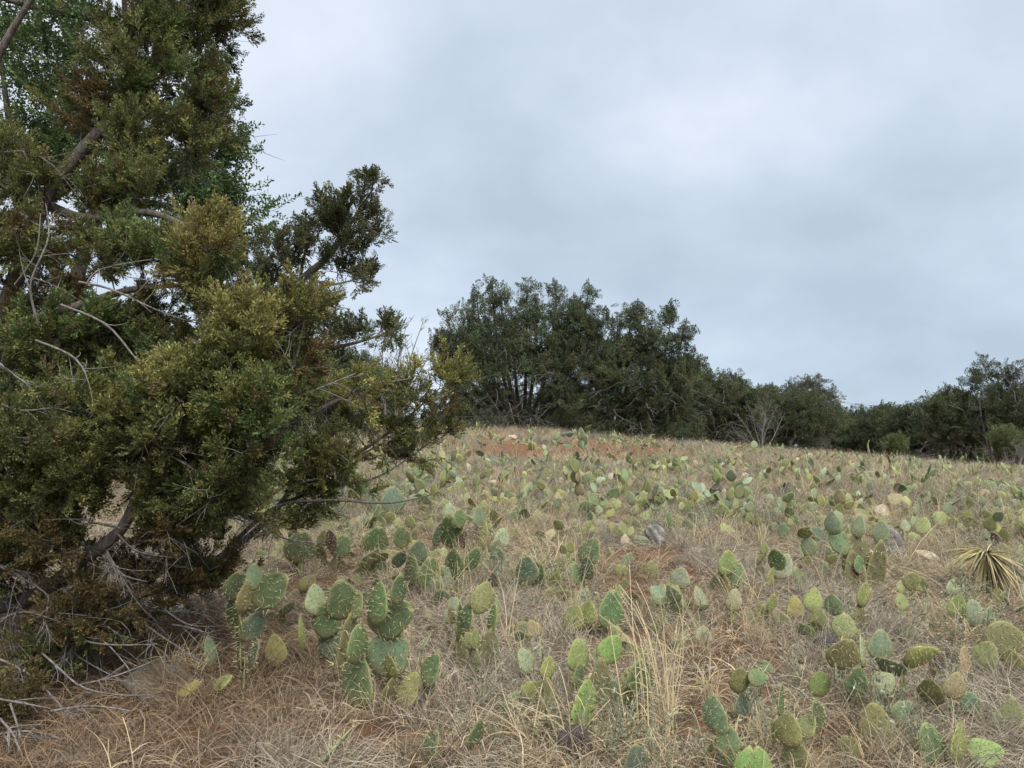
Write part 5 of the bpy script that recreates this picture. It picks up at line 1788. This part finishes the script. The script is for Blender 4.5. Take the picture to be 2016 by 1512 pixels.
rock('boulder', 'smaller white grey boulder half sunk in straw, one of two side by side', 1210, 1062, 36, 28, .8, 'white_rock', 3, group='two white boulders', rough=.42)
rock('boulder', 'taller white grey boulder with dark streaks, one of two side by side', 1291, 1072, 40, 40, .8, 'white_rock', 5, group='two white boulders', rough=.42)
rock('boulder', 'white topped grey rock behind the large round blue green pad', 1752, 1092, 54, 54, .8, 'white_rock', 9, rough=.45)
def slab(name, label, px, py, w_px, d_ratio, t, matl, seed, tilt=(0, 0), lift=0.0, group=None, cat='rock'):
    """A broken-edged flat stone: irregular outline, stepped edge, pitted top."""
    g, d = hit(px, py)
    rg = np.random.default_rng(seed)
    w = w_px / F * d / 2
    n, rings = 26, 7
    ang = np.linspace(0, 2 * math.pi, n, endpoint=False)
    rad = 1 + 0.28 * (fbm(np.cos(ang) * 1.2 + seed, np.sin(ang) * 1.2, seed, 3) - 0.5) * 2 + rg.normal(0, 0.035, n)
    V = []
    for k in range(rings):
        f = (k + 1) / rings
        x, y = np.cos(ang) * rad * f * w, np.sin(ang) * rad * f * w * d_ratio
        z = t * (0.9 + 0.5 * (fbm(x / w * 2.2 + seed, y / w * 2.2, seed + 5, 4) - 0.5)) - (0.12 * t if k == rings - 1 else 0)
        V.append(np.stack([x, y, z], -1))
    for f, zz in ((1.05, 0.55), (0.97, 0.25), (1.03, -0.5)):
        j = rg.normal(0, 0.02, n)
        V.append(np.stack([np.cos(ang) * rad * (f + j) * w, np.sin(ang) * rad * (f + j) * w * d_ratio, np.full(n, t * zz)], -1))
    V = np.concatenate(V + [np.array([[0, 0, t]])])
    T = []
    m = rings + 3
    for k in range(m - 1):
        for j in range(n):
            a, b = k * n + j, k * n + (j + 1) % n
            T += [(a, a + n, b), (b, a + n, b + n)]
    for j in range(n):
        T.append((m * n, j, (j + 1) % n))
    ct, st = math.cos(tilt[0]), math.sin(tilt[0])
    V = np.stack([V[:, 0] * ct - V[:, 2] * st, V[:, 1], V[:, 0] * st + V[:, 2] * ct], -1)
    ct, st = math.cos(tilt[1]), math.sin(tilt[1])
    V = np.stack([V[:, 0], V[:, 1] * ct - V[:, 2] * st, V[:, 1] * st + V[:, 2] * ct], -1)
    o = bpy.data.objects.new(name, tri_mesh(name, V, T, M[matl]))
    o.location = g + np.array([0, 0, lift])
    link(o)
    PLANTS.append((g[0], g[1], w * 0.8))
    return tag(o, label, cat, group)


slab('stone_slab', 'tilted flat brown stone slab half covered by bunch grass', 322, 1365, 150, .8, .045, 'brown_rock', 12, (-0.30, 0.28), 0.03)
slab('stone_slab', 'low grey brown stone slab lying in straw at the lower corner', 112, 1492, 130, .7, .04, 'brown_rock', 15, (0.05, 0.10), -0.015)
slab('stone_slab', 'pale cream topped stone overhanging a dark burrow', 318, 1228, 80, .8, .06, 'cream_rock', 18, (-0.12, 0.15), 0.09)
rock('root_mass', 'dark grey shaggy stump of dead roots beside the pale blue pad', 1632, 1302, 60, 46, .8, 'dark_rock', 21, cat='stump', rough=.4)
rock('dead_stump', 'grey dried cactus stump under the upright green pad', 1128, 1495, 64, 62, .7, 'dark_rock', 24, cat='stump', rough=.25)
rock('dead_stump', 'grey brown dried cactus stump inside the slim green clump', 910, 1322, 38, 66, .7, 'dark_rock', 27, cat='stump', rough=.25)
ledge = [(1370, 1088, 44, 16, 31), (1352, 1104, 56, 16, 32), (1395, 1100, 46, 14, 33), (1330, 1118, 44, 14, 34), (1405, 1118, 30, 12, 35)]
LEDGE_L = ['cream cornered flat stone at the top of the stony patch', 'wide flat brown stone in the middle of the stony patch', 'flat brown stone at the upper end of the stony patch', 'low flat stone at the red soil end of the stony patch', 'small flat stone under the green three padded cactus']
for (px, py, w, h, sd_), lb in zip(ledge, LEDGE_L):
    slab('flat_stone', lb, px, py, w, .8, .035, 'cream_rock' if sd_ == 31 else 'brown_rock', sd_, (0.06, 0.12), 0.0, 'flat stones of the stony patch')
CHIPS = [(1578, 1318, 18, 10), (1562, 1306, 12, 8), (1646, 1252, 12, 8), (1650, 1242, 12, 8), (1422, 1212, 12, 8), (1500, 1170, 14, 8), (1462, 1262, 10, 6), (528, 1470, 16, 10), (510, 1472, 12, 7), (960, 1395, 14, 7), (952, 1380, 10, 6), (1205, 1122, 12, 5), (850, 1370, 8, 6)]
CHIP_W = ['under the spreading olive pads', 'just uphill of the biggest pale chip', 'uphill of the shaggy root stump', 'topmost above the shaggy root stump', 'beside the bright pale pad', 'by the stony patch', 'on the grey straw flat', 'larger on the dark red soil at the lower edge',
          'smaller on the dark red soil at the lower edge', 'larger on the small red patch', 'smaller on the small red patch', 'on bare ground near the pale lone pad', 'beside the light green spotted pads']
for k, ((px, py, w, h), s) in enumerate(zip(CHIPS, CHIP_W)):
    rock('stone_chip', 'pale stone chip ' + s, px, py, w, h, .8, 'cream_rock', 60 + k, True, 'pale stone chips', 'stone', rough=.25)


# ------------------------------------------------------------------ yucca
def yucca():
    rg = np.random.default_rng(88)
    g, d = hit(1962, 1172)
    root = tag(empty('yucca', g), 'shaggy yucca with straw coloured leaves and a drooping dead skirt', 'yucca')
    head = P(1942, 1088, d)
    stem = limb([local(root, g) - [0, 0, .05], local(root, P(1960, 1135, d)), local(root, head)], [.05, .05, .04], 8)
    wood_object('stem', [stem], M['dark_rock'], root, 8)

    def leaf(dirv, ln, droop, m, wd):
        f = np.linspace(0, 1, 6)[:, None]
        q = local(root, head) + norm(dirv) * 0.03 + norm(dirv) * ln * f + np.array([0, 0, -droop * ln]) * f ** 2.0
        side = norm(np.cross(norm(dirv), [0.05, 0.1, 1.0]))
        up = np.cross(side, norm(dirv))
        rl = rg.uniform(-1.2, 1.2)
        side, up = side * math.cos(rl) + up * math.sin(rl), up * math.cos(rl) - side * math.sin(rl)
        w = wd * np.array([0.8, 1, 0.95, 0.75, 0.45, 0.04])[:, None]
        V = np.concatenate([q + side * w, q - side * w, q - up * w * 0.5])
        T = []
        for k in range(5):
            for a, b in ((0, 12), (12, 6)):
                T += [(a + k, a + k + 1, b + k), (a + k + 1, b + k + 1, b + k)]
        mb = MB()
        mb.add(V, T)
        mb.obj('leaf', M[m], root)
    for k in range(64):                          # living leaves, mostly thrown to one side
        a = rg.normal(math.pi, 0.6) if k < 52 else rg.uniform(0, 6.28)
        el = rg.uniform(-0.25, 0.5) if k < 52 else rg.uniform(-0.1, 0.3)
        leaf(np.array([math.cos(a) * math.cos(el), math.sin(a) * math.cos(el) - 0.3, math.sin(el)]), rg.uniform(0.18, 0.38), rg.uniform(0.15, 0.6), 'yucca' if rg.uniform() < .4 else 'yucca_dry', 0.0062)
    for k in range(150):                          # dry and dead skirt
        a = rg.uniform(0, 6.28)
        el = rg.uniform(-1.35, -0.1)
        leaf(np.array([math.cos(a) * math.cos(el) * 0.55 + 0.22, math.sin(a) * math.cos(el) * 0.55 - 0.25, math.sin(el)]), rg.uniform(0.16, 0.38), rg.uniform(0.2, 0.8), 'yucca_dry' if rg.uniform() < .55 else 'yucca_dead', 0.0066)
    PLANTS.append((g[0], g[1], 0.2))


yucca()

# ------------------------------------------------------------------ grass
GR = {k: grass_protos(k) for k in ('mat', 'tuft', 'curl', 'stalk')}
WEED = weed_protos()
STRAW = np.array([(0.57, 0.475, 0.31), (0.44, 0.36, 0.235), (0.38, 0.325, 0.235), (0.33, 0.295, 0.22), (0.42, 0.305, 0.18), (0.18, 0.135, 0.095)])
rgr = np.random.default_rng(404)


def wedge(n, y0, y1, power, margin=0.03):
    y = y0 + (y1 - y0) * rgr.uniform(size=n) ** power
    x = rgr.uniform(-1, 1, n) * (0.70 * y + 1.9)
    return x, y


def strew(name, label, kind_, n, y0, y1, power, smin, smax, keep, tintf, lift=0.0):
    x, y = wedge(n, y0, y1, power)
    k = rgr.uniform(size=n) < keep(x, y)
    x, y = x[k], y[k]
    z = zg(x, y) - 0.005
    m = len(x)
    up = np.stack([rgr.normal(0, .08, m), rgr.normal(0, .08, m), np.ones(m)], -1)
    o = scatter(name, np.stack([x, y, z], -1), frames(up, rgr), rgr.uniform(smin, smax, m), tintf(x, y), kind_, None, rgr)
    tag(o, label)
    return m


def straw_tint(x, y):
    m = len(x)
    z = fbm(x / 1.1, y / 1.1, 71)
    t = STRAW[rgr.integers(0, 6, m)]
    grey = np.array([0.355, 0.31, 0.25])
    w = np.clip((z - 0.45) * 3.0, 0, 0.7)[:, None]
    t = t * (1 - w) + grey * w
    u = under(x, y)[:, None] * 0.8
    t = t * (1 - u) + np.array([0.215, 0.140, 0.082]) * u  # litter brown, darkened to paint in the shade under the canopy
    return t * rgr.uniform(0.75, 1.25, (m, 1))


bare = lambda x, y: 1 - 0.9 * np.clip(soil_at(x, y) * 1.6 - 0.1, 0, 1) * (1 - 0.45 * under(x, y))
pat = lambda x, y, s, lo: np.clip((fbm(x / 0.8, y / 0.8, s) - lo) * 5, 0.03, 1)
cnt = 0
cnt += strew('dry_grass', 'matted dry straw grass covering the whole field', GR['mat'], 16875, 2.6, 11, 0.75, 0.6, 1.05, lambda x, y: bare(x, y) * (0.45 + 0.55 * pat(x, y, 81, .35)), straw_tint)
cnt += strew('curly_grass', 'low curly dry grass between the cacti', GR['curl'], 18900, 2.6, 10, 0.75, 0.55, 1.05, lambda x, y: bare(x, y) * pat(x, y, 82, .40), straw_tint)
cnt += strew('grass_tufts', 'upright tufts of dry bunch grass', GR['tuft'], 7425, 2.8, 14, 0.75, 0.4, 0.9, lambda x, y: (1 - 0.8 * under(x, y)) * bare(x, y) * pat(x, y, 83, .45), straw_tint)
cnt += strew('far_grass', 'dry grass of the upper field', GR['tuft'], 21280, 9, 33, 0.8, 0.5, 1.15, lambda x, y: bare(x, y) * (0.25 + 0.75 * pat(x, y, 84, .42)), straw_tint)
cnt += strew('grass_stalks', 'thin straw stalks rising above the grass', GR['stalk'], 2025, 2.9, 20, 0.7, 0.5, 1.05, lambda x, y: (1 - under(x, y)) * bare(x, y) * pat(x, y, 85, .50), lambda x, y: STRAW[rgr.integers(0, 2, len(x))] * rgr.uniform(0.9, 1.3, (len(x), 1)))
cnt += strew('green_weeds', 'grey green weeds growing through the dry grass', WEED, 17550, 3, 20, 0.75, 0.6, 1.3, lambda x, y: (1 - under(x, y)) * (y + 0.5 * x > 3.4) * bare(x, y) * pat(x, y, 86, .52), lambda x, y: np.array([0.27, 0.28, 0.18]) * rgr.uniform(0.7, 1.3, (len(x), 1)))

def pebble_protos():
    out = []
    for k in range(4):
        rg = np.random.default_rng(820 + k)
        n = 7
        ang = np.linspace(0, 2 * math.pi, n, endpoint=False)
        rad = rg.uniform(0.7, 1.25, n)
        V = np.concatenate([np.stack([np.cos(ang) * rad, np.sin(ang) * rad, rg.uniform(-.3, .1, n)], -1), np.stack([np.cos(ang) * rad * .7, np.sin(ang) * rad * .7, rg.uniform(.35, .6, n)], -1), [[0, 0, .62]]]) * 0.02
        T = []
        for j in range(n):
            a, b = j, (j + 1) % n
            T += [(a, b, a + n), (b, b + n, a + n), (a + n, b + n, 2 * n)]
        out.append(proto('pebble', tri_mesh('pebble', V, T, M['grass'])))
    return out


strew('pebbles', 'small stones and dark crumbs of debris lying in the soil', pebble_protos(), 5200, 2.7, 14, 0.75, 0.35, 1.5, lambda x, y: np.clip(0.12 + soil_at(x, y) * 1.2, 0, 1),
      lambda x, y: np.array([(0.06, 0.045, 0.04), (0.13, 0.085, 0.06), (0.36, 0.29, 0.22), (0.50, 0.44, 0.36), (0.10, 0.06, 0.045)])[rgr.choice(5, len(x), p=[.3, .25, .2, .08, .17])])
pp = np.array([(a, b) for a, b, c in PLANTS if b < 16])
pp = np.repeat(pp, 7, 0)
pp = pp + np.stack([rgr.normal(0, 0.15, len(pp)), rgr.normal(-0.05, 0.13, len(pp))], -1)
mm = len(pp)
o = scatter('grass_fringe', np.stack([pp[:, 0], pp[:, 1], zg(pp[:, 0], pp[:, 1]) - 0.005], -1), frames(np.stack([rgr.normal(0, .12, mm), rgr.normal(0, .12, mm), np.ones(mm)], -1), rgr),
            rgr.uniform(0.4, 0.85, mm), straw_tint(pp[:, 0], pp[:, 1]), GR['tuft'], None, rgr)
tag(o, 'dry grass tufts around the feet of the cacti')

# -------- bunches of tall stalks one can tell apart
def stalk_clump(label, px, py, n, h_px, spread_px, seed, lean=0.12, heads=False, dry=True):
    rg = np.random.default_rng(seed)
    g, d = hit(px, min(py, 1590))
    root = tag(empty('grass_clump', g), label, 'grass clump')
    for k in range(n):
        h = h_px / F * d * rg.uniform(0.55, 1.1)
        a = np.array([rg.normal(0, spread_px / F * d * 0.5), rg.normal(0, 0.05), -0.02])
        ln = np.array([rg.normal(0, lean), rg.normal(0, lean), 1])
        f = np.linspace(0, 1, 7)[:, None]
        bend = np.array([rg.normal(0, 0.22), rg.normal(0, 0.15), -0.08]) * h
        q = a + norm(ln) * h * f + bend * f ** 3
        V, T = tube(q, np.linspace(0.0030, 0.0012, 7), 3)
        mb = MB()
        mb.add(V, T)
        for j in range(2):                       # sheath blades
            i = rg.integers(1, 4)
            d2 = norm(np.array([rg.normal(0, 1), rg.normal(0, .6), 0.9]))
            f2 = np.linspace(0, 1, 4)[:, None]
            b = q[i] + d2 * 0.14 * f2 + np.array([0, 0, -0.07]) * f2 ** 2
            V, T = tube(b, [0.0022, 0.002, 0.0014, 0.0005], 3)
            mb.add(V, T)
        mb.obj('stalk', M['blade'], root)
    return root


stalk_clump('tall clump of straw stalks before the large deep green pad', 1305, 1445, 26, 320, 50, 1, 0.10)
stalk_clump('sparse straw stalks arching by the heart shaped pad', 1420, 1520, 8, 170, 70, 2, 0.3)
stalk_clump('grey straw stalks around the slim green cactus clump', 985, 1300, 14, 130, 70, 3, 0.3)
stalk_clump('straw stalks fanned behind the blue green cactus clump', 868, 1190, 14, 150, 60, 4, 0.3)
stalk_clump('long straw stems crossing by the low yellow green cactus', 1095, 1480, 12, 210, 80, 5, 0.5)
stalk_clump('thick brown bunch grass spilling by the tilted slab', 365, 1335, 46, 110, 50, 6, 0.5)
stalk_clump('upright grey straw bunch beside the brownish round pad', 1395, 1390, 18, 120, 30, 7, 0.15)
stalk_clump('thin stalks standing beside the low grey slab', 285, 1530, 5, 180, 70, 8, 0.2)
stalk_clump('pale straw tuft in the pinkish straw beside the dark sunk pads', 1085, 1110, 26, 80, 50, 9, 0.35)
stalk_clump('dry grey stalks around the crossing pale pads', 1500, 1190, 14, 110, 70, 10, 0.4)
stalk_clump('bleached straw stems beside the yellowish spiny stack', 1490, 1500, 10, 140, 40, 11, 0.2)
print('instances', cnt)
